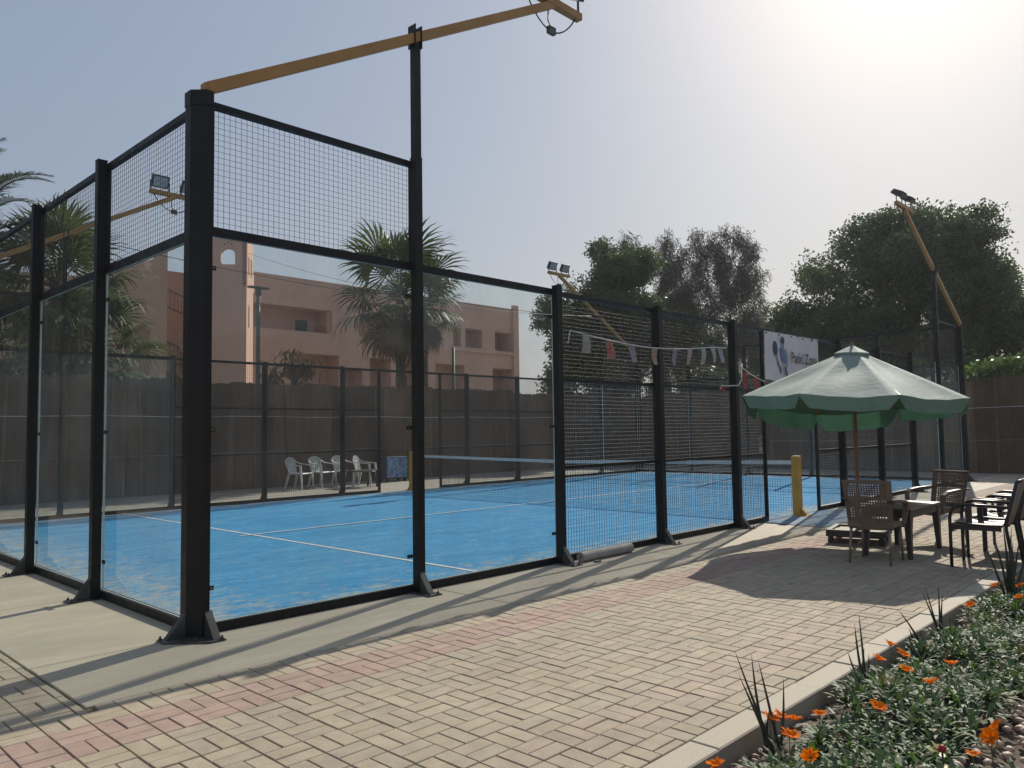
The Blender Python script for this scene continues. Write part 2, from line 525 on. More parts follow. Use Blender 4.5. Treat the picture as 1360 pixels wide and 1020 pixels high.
vis = []; rest = []
for c in cells:
    p = cam_px(((c[0] + c[1]) / 2, (c[2] + c[3]) / 2, 0))
    if p and -10 < p[0] < 1370 and -10 < p[1] < 1030: vis.append((p[2], c))
    else: rest.append(c)
vis.sort(key=lambda t: t[0])
near = [c for _, c in vis[:300]]; rest += [c for _, c in vis[300:]]
BASES = [BEIGE, RED, PINK]
for c in near:
    w, l = round(c[1] - c[0], 3), round(c[3] - c[2], 3)
    t = random.randrange(6)
    key = (w, l, c[4], t)
    if key not in pmesh: pmesh[key] = paver_mesh(w, l, toned(BASES[c[4]], (t * 7 + c[4] * 100)))
    o = link('brick', pmesh[key], paving)
    o.location = (c[0], c[2], random.uniform(-.0025, .0015))
    o.rotation_euler = (random.uniform(-.006, .006), random.uniform(-.006, .006), random.uniform(-.006, .006))
mb = MB(); tones = []
for c in rest:
    z = random.uniform(-.0025, .0015)
    mb.cbox(c[0], c[1], c[2], c[3], -.055 + z, z, .0035)
    tones += [toned(BASES[c[4]], random.randrange(6) * 7 + c[4] * 100)] * 36
me = mb.mesh('brick_field', paver_m)
a = me.color_attributes.new('tone', 'FLOAT_COLOR', 'CORNER')
a.data.foreach_set('color', np.c_[np.array(tones), np.ones(len(tones))].ravel().astype(np.float32))
tag(link('brick_field', me, paving), kind='stuff')

kerb = link('garden_kerb', None)
tag(kerb, 'row of pale concrete kerb stones edging the flower bed', kind='structure')
k0 = -3.3
while k0 < 15:
    o = MB().cbox(0, .553, 0, .155, -.3, 0, .007).build('kerb_stone', kerb_m, kerb)
    o.location = (k0 + .04, -3.845 + random.uniform(-.004, .004), random.uniform(-.003, .004))
    o.rotation_euler = (0, 0, random.uniform(-.005, .005))
    k0 += .559


# ------------------------------------------------------------------ court enclosure
enc = thing('court_enclosure', (0, 0, 0), 'black steel and glass enclosure of the padel court with wire mesh sides', 'court enclosure')
PO, PI_ = .11, .03      # outer and inner face of the posts, measured outwards from the glass


def wall_pt(side, t, o, z):
    """t along the wall, o outwards from the glass line"""
    if side == 0: return (t, -o, z)
    if side == 1: return (t, 10 + o, z)
    if side == 2: return (-o, t, z)
    return (20 + o, t, z)


def wbox(mb, side, t0, t1, o0, o1, z0, z1):
    a = wall_pt(side, t0, o0, z0); b_ = wall_pt(side, t1, o1, z1)
    return mb.box(min(a[0], b_[0]), max(a[0], b_[0]), min(a[1], b_[1]), max(a[1], b_[1]), z0, z1)


def post(side, t, h, w=.08, foot=True, clips=(-1, 1), clip_z=(.33, 1.5, 2.72)):
    p = wbox(MB(), side, t - w / 2, t + w / 2, PI_, PO, 0, h).build('post', black, enc)
    capm = wbox(MB(), side, t - w / 2 - .003, t + w / 2 + .003, PI_ - .003, PO + .003, h, h + .008).build('post_cap', black, p)
    if foot:
        wbox(MB(), side, t - .075, t + .075, PI_ + .0, PO + .19, .002, .012).build('foot_plate', plate_m, p)
        prof = [wall_pt(side, t - .03, PO + .001, .013), wall_pt(side, t - .03, PO + .13, .013), wall_pt(side, t - .03, PO + .001, .19)]
        d = Vector(wall_pt(side, t + .03, 0, 0)) - Vector(wall_pt(side, t - .03, 0, 0))
        MB().extr(prof, d).build('gusset', plate_m, p)
        for s in (-1, 1):
            c = wall_pt(side, t + s * .05, PO + .16, .012)
            MB().lathe([(0, 0), (.014, 0), (.014, .012), (.007, .012), (.007, .026), (0, .026)], 6, c).build('bolt', bolt_m, p)
    for s in clips:
        for z in clip_z:
            m = MB()
            a0, a1 = sorted((t + s * (w / 2 - .002), t + s * (w / 2 + .052)))
            wbox(m, side, a0, a1, .012, .024, z - .016, z + .016)
            c = wall_pt(side, t + s * (w / 2 + .034), .031, z)
            m.mi = 1
            wbox(m, side, t + s * (w / 2 + .034) - .007, t + s * (w / 2 + .034) + .007, .024, .029, z - .007, z + .007)
            m.build('clip', [black, alu], p)
    return p


def glass(side, t0, t1, z0=.075, z1=2.965):
    m = MB()
    a = wall_pt(side, t0, -.006, z0); b_ = wall_pt(side, t1, .006, z1)
    x0, x1 = sorted((a[0], b_[0])); y0, y1 = sorted((a[1], b_[1]))
    V = [(x0, y0, z0), (x1, y0, z0), (x1, y1, z0), (x0, y1, z0), (x0, y0, z1), (x1, y0, z1), (x1, y1, z1), (x0, y1, z1)]
    big = [(0, 1, 5, 4), (2, 3, 7, 6)]; thin = [(1, 2, 6, 5), (3, 0, 4, 7)]
    if side > 1: big, thin = thin, big
    m.add(V, big); m.mi = 1; m.add(V, thin + [(0, 3, 2, 1), (4, 5, 6, 7)])
    return m.build('glass_panel', [glass_m, gedge_m], enc)


def rail(side, t0, t1, z0, z1, o0=-.03, o1=.03, parent=None, name='rail'):
    return wbox(MB(), side, t0, t1, o0, o1, z0, z1).build(name, black, parent or enc)


def mesh_panel(side, t0, t1, z0, z1, rails=()):
    m = MB(); w = .0027 if z1 - z0 < 2 else .0036
    n = max(1, round((t1 - t0) / .0465)); k = max(1, round((z1 - z0) / .0465))
    for i in range(1, n):
        t = t0 + (t1 - t0) * i / n
        m.bar(wall_pt(side, t, .006, z0), wall_pt(side, t, .006, z1), w, caps=False, upv=(1, 1, 0))
    for j in range(1, k):
        z = z0 + (z1 - z0) * j / k
        m.tube([wall_pt(side, t0, .001, z), wall_pt(side, t1, .001, z)], w * .56, 7, caps=False)
    o = m.build('wire_mesh', wire_m, enc, True)
    for e in (t0, t1): wbox(MB(), side, e - .012, e + .012, -.012, .014, z0, z1).build('side_bar', black, o)
    for z in rails: rail(side, t0 + .013, t1 - .013, z - .018, z + .018, -.015, .015, o, 'cross_rail')
    return o


def corner(cx, cy, sx, sy, h=4.03):
    """sx, sy point outwards"""
    poly = [(-.125, .065), (-.125, -.03), (-.045, -.115), (.012, -.115), (.012, -.035), (-.035, .065)]
    pts = [(cx - sx * -1 * x * -1 if False else cx + (x if sx < 0 else -x), cy + (y if sy < 0 else -y)) for x, y in poly]
    p = MB().prism(pts, 0, h).build('corner_post', black, enc)
    cap = [(cx + (x * 1.04 if sx < 0 else -x * 1.04), cy + (y * 1.04 if sy < 0 else -y * 1.04)) for x, y in poly]
    MB().prism(cap, h - .10, h + .012).build('post_cap', black, p)
    fp = [(-.30, .05), (-.30, -.07), (-.07, -.30), (.05, -.30), (.05, -.0), (0, .05)]
    MB().prism([(cx + (x if sx < 0 else -x), cy + (y if sy < 0 else -y)) for x, y in fp], .002, .012).build('foot_plate', plate_m, p)

    def P(x, y, z): return (cx + (x if sx < 0 else -x), cy + (y if sy < 0 else -y), z)
    MB().extr([P(-.111, .03, .013), P(-.26, .03, .013), P(-.111, .03, .19)], Vector(P(0, -.055, 0)) - Vector(P(0, 0, 0))).build('gusset', plate_m, p)
    MB().extr([P(.03, -.111, .013), P(.03, -.26, .013), P(.03, -.111, .19)], Vector(P(-.055, 0, 0)) - Vector(P(0, 0, 0))).build('gusset', plate_m, p)
    for x, y in ((-.285, .02), (-.20, -.13), (-.13, -.20), (.025, -.285)):
        MB().lathe([(0, 0), (.015, 0), (.015, .012), (.008, .012), (.008, .028), (0, .028)], 6, P(x, y, .012)).build('bolt', bolt_m, p)
    for z in (.33, 1.5, 2.72):
        m = MB()
        a = P(.01, -.012, 0); b_ = P(.085, -.024, 0)
        m.box(min(a[0], b_[0]), max(a[0], b_[0]), min(a[1], b_[1]), max(a[1], b_[1]), z - .016, z + .016)
        m.mi = 1
        a = P(.058, -.024, 0); b_ = P(.072, -.030, 0)
        m.box(min(a[0], b_[0]), max(a[0], b_[0]), min(a[1], b_[1]), max(a[1], b_[1]), z - .007, z + .007)
        m.build('clip', [black, alu], p)
    return p


for (cx, cy, sx, sy) in ((0, 0, -1, -1), (20, 0, 1, -1), (0, 10, -1, 1), (20, 10, 1, 1)): corner(cx, cy, sx, sy)
for side in (0, 1):
    post(side, 2, 4.02); post(side, 18, 4.02)
    post(side, 4, 3.06, clips=(-1,)); post(side, 16, 3.06, clips=(1,))
    for t in (6, 8, 12, 14): post(side, t, 3.04, clips=())
    for t in (9.02, 10.98):
        wbox(MB(), side, t - .022, t + .022, -.02, .025, 0, 2.97).build('door_jamb', black, enc)
    for t0, t1, f in ((.045, 1.99, 1), (2.01, 3.985, 0), (16.015, 17.99, 0), (18.01, 19.955, 1)):
        glass(side, t0, t1)
        rail(side, t0 - .005, t1 + .005, .002, .072)
        rail(side, t0 - .005, t1 + .005, 2.968, 3.035)
        if f:
            mesh_panel(side, t0 + .01, t1 - .01, 3.036, 3.955)
            rail(side, t0, t1, 3.956, 4.005, -.025, .025)
    for t0, t1 in ((4.0, 6.0), (6.0, 8.0), (8.0, 9.0), (11.0, 12.0), (12.0, 14.0), (14.0, 16.0)):
        mesh_panel(side, t0 + .012, t1 - .012, .075, 2.965, (1.04, 2.02))
        rail(side, t0, t1, .002, .073)
    rail(side, 3.99, 16.01, 2.968, 3.02, -.02, .025)
for side in (2, 3):
    for t in (2, 4, 6, 8): post(side, t, 4.02)
    for k in range(5):
        t0, t1 = 2 * k + .01, 2 * k + 1.99
        if k == 0: t0 = .045
        if k == 4: t1 = 9.955
        glass(side, t0, t1)
        rail(side, t0 - .005, t1 + .005, .002, .072)
        rail(side, t0 - .005, t1 + .005, 2.968, 3.035)
        mesh_panel(side, t0 + .01, t1 - .01, 3.036, 3.955)
        rail(side, t0, t1, 3.956, 4.005, -.025, .025)

# ------------------------------------------------------------------ floodlight masts
ends = [((0, -.07), 1, 1, 'ochre floodlight arm rising from the nearest corner post of the court'),
        ((20, -.07), -1, 1, 'ochre floodlight arm rising from the corner post behind the umbrella'),
        ((0, 10.07), 1, -1, 'ochre floodlight arm with two lamps seen through the left end mesh'),
        ((20, 10.07), -1, -1, 'ochre floodlight arm with two lamps in front of the far dark trees')]
for (cx, cy), dx, face, lab in ends:
    t = thing('floodlight_mast', (cx, cy, 4.0), lab, 'floodlight', 'floodlight arms at the court corners')
    pole = MB().box(dx * 2 - .035, dx * 2 + .035, -.035, .035, .03, 1.16).build('pole', black, t)
    MB().box(dx * 2 - .042, dx * 2 - .034, -.055, .055, 1.08, 1.30).build('bracket', black, pole)
    MB().box(dx * 2 + .034, dx * 2 + .042, -.055, .055, 1.08, 1.30).build('bracket', black, pole)
    MB().bar((dx * -.02, 0, .07), (dx * 4.0, 0, 2.30), .075, .085).build('arm', ochre, t)
    MB().box(dx * -.02 - .035, dx * -.02 + .035, -.035, .035, .0, .10).build('arm_foot', ochre, t)
    MB().box(dx * 4.0 - .5, dx * 4.0 + .5, -.045, .045, 2.29, 2.37).build('crossbar', ochre, t)
    for s in (-.3, .3):
        q = Matrix.Translation((dx * 4.0 + s, 0, 2.56)) @ Matrix.Rotation(R(-28 if face < 0 else -62) * face, 4, 'X')
        m = MB(); m.box(-.165, .165, -.03, .03, -.125, .125)
        for k in range(9): m.box(-.15 + k * .036, -.146 + k * .036, -.055 * face - .02, -.055 * face + .02, -.11, .11)
        m.v = [tuple(q @ Vector(v)) for v in m.v]
        lp = m.build('floodlight', lamp_m, t)
        m = MB(); y = .031 * face; m.box(-.14, .14, min(y, y + .004 * face), max(y, y + .004 * face), -.10, .10)
        m.v = [tuple(q @ Vector(v)) for v in m.v]; m.build('lens', lens_m, lp)
        m = MB(); m.bar((dx * 4.0 + s - .18, 0, 2.37), (dx * 4.0 + s - .18, 0, 2.56), .012, .03); m.bar((dx * 4.0 + s + .18, 0, 2.37), (dx * 4.0 + s + .18, 0, 2.56), .012, .03)
        m.bar((dx * 4.0 + s - .18, 0, 2.378), (dx * 4.0 + s + .18, 0, 2.378), .03, .012); m.build('bracket', lamp_m, lp)
    pts = [(dx * 4.0 - .42, 0, 2.29)] + [(dx * 4.0 - .42 + .84 * u, .01, 2.29 - .30 * math.sin(math.pi * u) ** .8) for u in [k / 12 for k in range(1, 12)]] + [(dx * 4.0 + .42, 0, 2.29)]
    MB().tube(pts, .009, 6).build('cable', cable_m, t, True)
    MB().tube([(dx * 4.0 - .06, .0, 2.26), (dx * 4.0 - .07, 0, 2.1), (dx * 4.0 - .02, 0, 2.02)], .008, 6).build('cable', cable_m, t, True)
    MB().box(dx * 4.0 - .07, dx * 4.0 + .04, -.025, .025, 1.95, 2.03).build('junction_box', plate_m, t)

# ------------------------------------------------------------------ net
net = thing('court_net', (10, 0, 0), 'black court net with white top tape between two yellow posts', 'net')
for y in (-.06, 9.95):
    p = MB().cbox(-.06, .06, y - .06, y + .06, .0, .98, .008).build('net_post', yellow, net)
    s = 1 if y < 5 else -1
    MB().extr([(-.03, y - .061 * s, .012), (-.03, y - .18 * s, .012), (-.03, y - .061 * s, .14)], (.06, 0, 0)).build('gusset', yellow, p)
    MB().box(-.09, .09, min(y - .2 * s, y + .07 * s), max(y - .2 * s, y + .07 * s), .0065, .014).build('foot_plate', yellow, p)


def nz(y): return .90 - .07 * (1 - abs(y - 5) / 5)


m = MB(); n = 40
for side in (-1, 1):
    for k in range(n):
        y0, y1 = .02 + 9.96 * k / n, .02 + 9.96 * (k + 1) / n
        m.face([(side * .008, y0, nz(y0) - .062), (side * .008, y1, nz(y1) - .062), (side * .008, y1, nz(y1)), (side * .008, y0, nz(y0))])
for k in range(n):
    y0, y1 = .02 + 9.96 * k / n, .02 + 9.96 * (k + 1) / n
    m.face([(-.008, y0, nz(y0)), (.008, y0, nz(y0)), (.008, y1, nz(y1)), (-.008, y1, nz(y1))])
m.build('tape', white_tape, net)
m = MB()
for k in range(1, 222):
    y = 9.98 * k / 222
    m.bar((0, y, .03), (0, y, nz(y) - .05), .0032, caps=False, upv=(1, 0, 0))
for j in range(19):
    for (ya, yb) in ((.02, 5), (5, 9.98)):
        f = j / 19
        m.bar((0, ya, .03 + (nz(ya) - .08) * f), (0, yb, .03 + (nz(yb) - .08) * f), .0032, caps=False)
m.build('netting', wire_m, net)
MB().box(-.01, .01, 4.975, 5.025, .012, .835).build('centre_strap', white_tape, net)

# ------------------------------------------------------------------ banner over the doorway
ban = thing('banner', (9.06, -.035, 2.22), 'white vinyl banner with a player emblem hung over the court doorway', 'banner')
ban_m = M('banner_vinyl', (.66, .66, .70), (.55, .55, .60), 2.2, .5, .05, 30)
navy = M('banner_navy', (.02, .03, .09), None, 5, .6)
bblue = M('banner_blue', (.12, .20, .42), (.09, .16, .36), 5, .6)
bgreen = M('banner_green', (.20, .34, .18), None, 5, .6)
blk_print = M('banner_black', (.02, .02, .025), None, 5, .6)
m = MB(); nx, nzz = 48, 10


def bwave(u, w): return .012 * math.sin(u * 21 + w * 2) * (1 - w * .6) + .008 * math.sin(u * 47 + 1 - w * 3)


grid = [[(2.06 * i / nx, bwave(i / nx, j / nzz), .765 * j / nzz - .03 * math.sin(math.pi * i / nx) * (1 - j / nzz)) for i in range(nx + 1)] for j in range(nzz + 1)]
for j in range(nzz):
    for i in range(nx):
        m.face([grid[j][i], grid[j][i + 1], grid[j + 1][i + 1], grid[j + 1][i]])
        b4 = [grid[j][i], grid[j + 1][i], grid[j + 1][i + 1], grid[j][i + 1]]
        m.face([(x, y + .002, z) for x, y, z in b4])
sheet = m.build('sheet', ban_m, ban, True)


def blob(name, poly, mt, off=.024):
    mm = MB(); mm.extr([(x, -off, z) for x, z in poly], (0, -.0015, 0)); return mm.build(name, mt, ban)


def ell(cx, cz, rx, rz, rot=0, n=18):
    return [(cx + rx * math.cos(t) * math.cos(rot) - rz * math.sin(t) * math.sin(rot), cz + rx * math.cos(t) * math.sin(rot) + rz * math.sin(t) * math.cos(rot)) for t in [2 * math.pi * k / n for k in range(n)]]


blob('emblem_racket', ell(.33, .50, .075, .12, .12), navy)
blob('emblem_racket', [(.36, .39), (.39, .385), (.46, .22), (.42, .21)], navy)
blob('emblem_head', ell(.60, .645, .06, .065), navy)
blob('emblem_head', [(.56, .58), (.63, .60), (.63, .53), (.58, .52)], bblue, .0255)
blob('emblem_body', [(.50, .50), (.57, .54), (.66, .50), (.73, .33), (.70, .26), (.60, .30), (.52, .40)], bblue)
blob('emblem_stripe', [(.70, .52), (.73, .52), (.79, .36), (.74, .22), (.66, .20), (.72, .25), (.755, .36)], bgreen)
blob('emblem_leg', [(.64, .22), (.70, .21), (.76, .05), (.70, .06)], navy)
blob('emblem_leg', [(.44, .22), (.50, .22), (.53, .11), (.49, .10)], navy)
cu = bpy.data.curves.new('lettering', 'FONT'); cu.body = 'Padel Zone'; cu.size = .26; cu.extrude = .0008
cu.materials.append(blk_print)
tmp = link('lettering_curve', cu); dg = bpy.context.evaluated_depsgraph_get(); tme = bpy.data.meshes.new_from_object(tmp.evaluated_get(dg)); bpy.data.objects.remove(tmp)
tx = link('lettering', tme, ban)
tx.location = (.90, -.026, .30); tx.rotation_euler = (R(90), 0, 0); tx.scale = (.86, 1, 1)
for x in (.04, .5, .95, 1.4, 1.8, 2.02): MB().tube([(x, .01, .74), (x, -.028, .735)], .012, 8).build('eyelet', plate_m, ban)


# ------------------------------------------------------------------ bunting strings
def sag(p0, p1, s, n=20):
    p0, p1 = Vector(p0), Vector(p1)
    return [p0.lerp(p1, k / n) - Vector((0, 0, s * 4 * (k / n) * (1 - k / n))) for k in range(n + 1)]


bun = thing('bunting', (4.15, -.13, 2.5), 'string of printed paper flags tied across the mesh panels', 'bunting')
P0 = Vector((4.15, -.13, 2.5))
pts = [(4.10, -.13, 2.42), (4.14, -.135, 2.57), (4.28, -.135, 2.56)]
line = [Vector(p) for p in pts] + [Vector((4.28 + (7.66 - 4.28) * k / 24, -.135, 2.555 - .075 * math.sin(math.pi * min(1, k / 24 * 1.15)) + .05 * (k / 24) ** 3)) for k in range(1, 25)]
MB().tube([p - P0 for p in line], .007, 6).build('string', string_m, bun, True)
cols = [((.30, .36, .38), (.50, .43, .30)), ((.50, .10, .08), (.38, .28, .24)), ((.40, .26, .24), (.32, .38, .42)), ((.55, .28, .09), (.40, .41, .40)),
        ((.32, .21, .36), (.42, .39, .42)), ((.42, .32, .32), (.45, .40, .40)), ((.32, .40, .42), (.40, .42, .40)), ((.46, .44, .38), (.36, .36, .33)), ((.38, .38, .42), (.30, .30, .34))]
fx = [4.40, 4.86, 5.34, 5.82, 6.28, 6.62, 6.98, 7.27, 7.50]
for i, x in enumerate(fx):
    z = 2.555 - .075 * math.sin(math.pi * min(1, ((x - 4.28) / 3.38) * 1.15)) + .05 * ((x - 4.28) / 3.38) ** 3
    fm = M('flag_print', cols[i][0], cols[i][1], 26, .7, lo=.45, hi=.55, transl=.25)
    m = MB(); w = .13; h = .21; tw = random.uniform(-.25, .25); n = 5
    if i >= 4: tw += .2
    def FP(u, v, off):
        a = tw * (1 - v) * 1.3
        xx = (u - .5) * w * math.cos(a); yy = (u - .5) * w * math.sin(a) - .02 * math.sin(v * 3 + i)
        return (x - P0.x + xx, yy - .012 + off, z - P0.z - .006 - h * (1 - v))
    for k in range(n):
        v0, v1 = k / n, (k + 1) / n
        m.face([FP(0, v0, 0), FP(1, v0, 0), FP(1, v1, 0), FP(0, v1, 0)])
        m.face([FP(0, v0, .0015), FP(0, v1, .0015), FP(1, v1, .0015), FP(1, v0, .0015)])
    m.build('flag', fm, bun)

bun2 = thing('bunting', (7.5, -.13, 2.1), 'string with red paper flags beside the doorway above the umbrella', 'bunting')
P0 = Vector((7.5, -.13, 2.1))
line = [(7.46, -.12, 2.0), (7.5, -.135, 2.06), (7.7, -.135, 2.06), (7.95, -.15, 2.075), (8.08, -.135, 2.16), (8.24, -.06, 2.36), (8.5, -.05, 2.28), (8.75, -.05, 2.22), (9.02, -.045, 2.17)]
MB().tube([Vector(p) - P0 for p in line], .007, 6).build('string', string_m, bun2, True)
redf = M('flag_red', (.50, .05, .05), (.40, .035, .04), 20, .7, transl=.25)
for (x, z, h, w) in ((7.66, 2.05, .06, .14), (8.34, 2.28, .24, .10), (8.68, 2.22, .24, .12), (8.02, 2.05, .16, .03)):
    m = MB()
    for k in range(4):
        v0, v1 = k / 4, (k + 1) / 4
        f = lambda u, v, o: (x - P0.x + (u - .5) * w * (1 - .25 * v), .07 + o + .012 * math.sin(v * 4 + x * 9), z - P0.z - h * v)
        m.face([f(0, v0, 0), f(0, v1, 0), f(1, v1, 0), f(1, v0, 0)]); m.face([f(0, v0, .0015), f(1, v0, .0015), f(1, v1, .0015), f(0, v1, .0015)])
    m.build('flag', redf, bun2)

# grey foam tube lying at the foot of the mesh
tubem = M('foam_tube', (.30, .285, .25), (.40, .38, .34), 8, .8, .3, 40)
ft = thing('foam_tube', (4.2, -.17, .0), 'grey foam tube lying on the concrete at the foot of the mesh', 'tube')
m = MB(); m.tube([(0, 0, .055), (.3, .004, .056), (.62, -.002, .057), (.95, .006, .055)], .055, 14, caps=False)
m.build('tube_shell', tubem, ft, True)
e = MB().lathe([(.055, 0), (.018, .004), (.018, .03), (0, .03)], 14).build('tube_end', tubem, ft)
e.rotation_euler = (0, R(90), 0); e.location = (0, 0, .055)
st = MB().add([(-.04, -.025, 0), (.045, -.03, 0), (.05, .02, 0), (-.03, .03, 0), (-.03, -.018, .022), (.03, -.02, .026), (.035, .014, .02), (-.02, .02, .024)],
              [(4, 5, 6, 7), (0, 1, 5, 4), (1, 2, 6, 5), (2, 3, 7, 6), (3, 0, 4, 7), (0, 3, 2, 1)]).build('stone', stone_m)
st.location = (4.32, -.31, .001); tag(st, 'small flat stone beside the grey foam tube on the concrete', 'stone')

# ------------------------------------------------------------------ umbrella
UX, UY = 7.64, -1.91
um = thing('patio_umbrella', (UX, UY, 0), 'large faded green patio umbrella on a brown wooden pole', 'umbrella')
MB().tube([(0, 0, .16), (0, 0, 2.36)], .024, 12).build('pole', wood_m, um, True)
rot = 3.8632
apex = Vector((0, 0, 2.45)); upv = Vector((.02, -.04, 1)).normalized()
e1 = Vector((math.cos(rot), math.sin(rot), 0)); e1 -= upv * e1.dot(upv); e1.normalize(); e2 = upv.cross(e1)
drop = {5: .20, 4: .10, 6: .07, 3: .03}
rim = []
for k in range(8):
    a = k * math.pi / 4
    p = apex - upv * .64 + (e1 * math.cos(a) + e2 * math.sin(a)) * 1.38
    p.z -= drop.get(k + 1, 0)
    rim.append(p)
m = MB(); mv = MB(); NU, NV = 10, 12


def can(k, u, v):
    """u 0..1 across the panel, v 0 apex .. 1 rim; panels sag between the ribs"""
    a, b_ = rim[k], rim[(k + 1) % 8]
    p = apex.lerp(a.lerp(b_, u), .075 + .925 * v)
    s = 4 * u * (1 - u)
    p = p - upv * (.085 * s ** 1.3 * v * (1 - .68 * v))
    mid = (a + b_) / 2; inward = (Vector((0, 0, 0)) - Vector((mid.x, mid.y, 0))).normalized()
    p = p + inward * (.03 * s * v ** 2.2)
    p = p + upv * (.005 * math.sin(u * 17 + k * 2 + v * 5) * v * s + .009 * math.sin(v * 9 + k * 1.7 + u * 4) * s)
    return p


for k in range(8):
    for i in range(NU):
        for j in range(NV):
            m.face([can(k, i / NU, j / NV), can(k, i / NU, (j + 1) / NV), can(k, (i + 1) / NU, (j + 1) / NV), can(k, (i + 1) / NU, j / NV)])
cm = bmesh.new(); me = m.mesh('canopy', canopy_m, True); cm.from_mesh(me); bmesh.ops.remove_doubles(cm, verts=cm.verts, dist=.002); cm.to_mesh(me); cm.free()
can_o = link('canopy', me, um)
for p in me.polygons: p.use_smooth = True
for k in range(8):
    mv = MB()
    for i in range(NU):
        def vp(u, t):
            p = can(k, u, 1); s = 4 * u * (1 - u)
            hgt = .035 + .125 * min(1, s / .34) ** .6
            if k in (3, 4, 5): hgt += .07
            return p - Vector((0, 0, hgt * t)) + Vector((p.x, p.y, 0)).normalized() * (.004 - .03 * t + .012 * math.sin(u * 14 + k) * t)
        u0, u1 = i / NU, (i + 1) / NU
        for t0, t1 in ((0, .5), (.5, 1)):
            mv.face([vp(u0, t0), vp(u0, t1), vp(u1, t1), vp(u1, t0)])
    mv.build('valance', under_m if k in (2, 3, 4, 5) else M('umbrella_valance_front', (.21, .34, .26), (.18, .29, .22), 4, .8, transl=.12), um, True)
# vent cap on top
m = MB()
for k in range(8):
    a, b_ = apex.lerp(rim[k], .16) + upv * .035, apex.lerp(rim[(k + 1) % 8], .16) + upv * .035
    m.face([apex + upv * .045, a, b_]); m.face([a, a - upv * .03, b_ - upv * .03, b_])
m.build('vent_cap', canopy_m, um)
MB().lathe([(.022, 2.47), (.022, 2.50), (.014, 2.515), (.016, 2.53), (0, 2.54)], 10).build('finial', wood_m, um, True)
for k in range(8):
    m = MB(); a = apex.lerp(rim[k], .05) - upv * .03
    m.bar(a, rim[k] - upv * .012, .014, .022); m.bar((0, 0, 1.83), apex.lerp(rim[k], .52) - upv * .03, .012, .016)
    m.build('rib', wood_m, um)
MB().lathe([(.045, 1.79), (.045, 1.87), (.026, 1.89)], 12).build('runner_hub', wood_m, um, True)

ub = thing('umbrella_base', (UX, UY, 0), 'low dark square umbrella stand on feet under the green umbrella', 'umbrella stand', rz=R(12))
m = MB(); m.box(-.34, .34, -.34, -.28, .085, .17); m.box(-.34, .34, .28, .34, .085, .17); m.box(-.34, -.28, -.279, .279, .085, .17); m.box(.28, .34, -.279, .279, .085, .17)
m.build('frame', base_m, ub)
for sx in (-1, 1):
    for sy in (-1, 1):
        o = MB().cbox(-.135, .135, -.135, .135, .095, .152, .01).build('ballast_slab', kerb_m, ub); o.location = (sx * .139, sy * .139, random.uniform(-.006, .01))
        f = MB().tube([(0, 0, 0), (0, 0, .03), (.0, 0, .085)], [.035, .04, .03], 10).build('foot', base_m, ub); f.location = (sx * .29, sy * .29, 0)
MB().tube([(0, 0, .15), (0, 0, .36)], .036, 12).build('socket', base_m, ub, True)


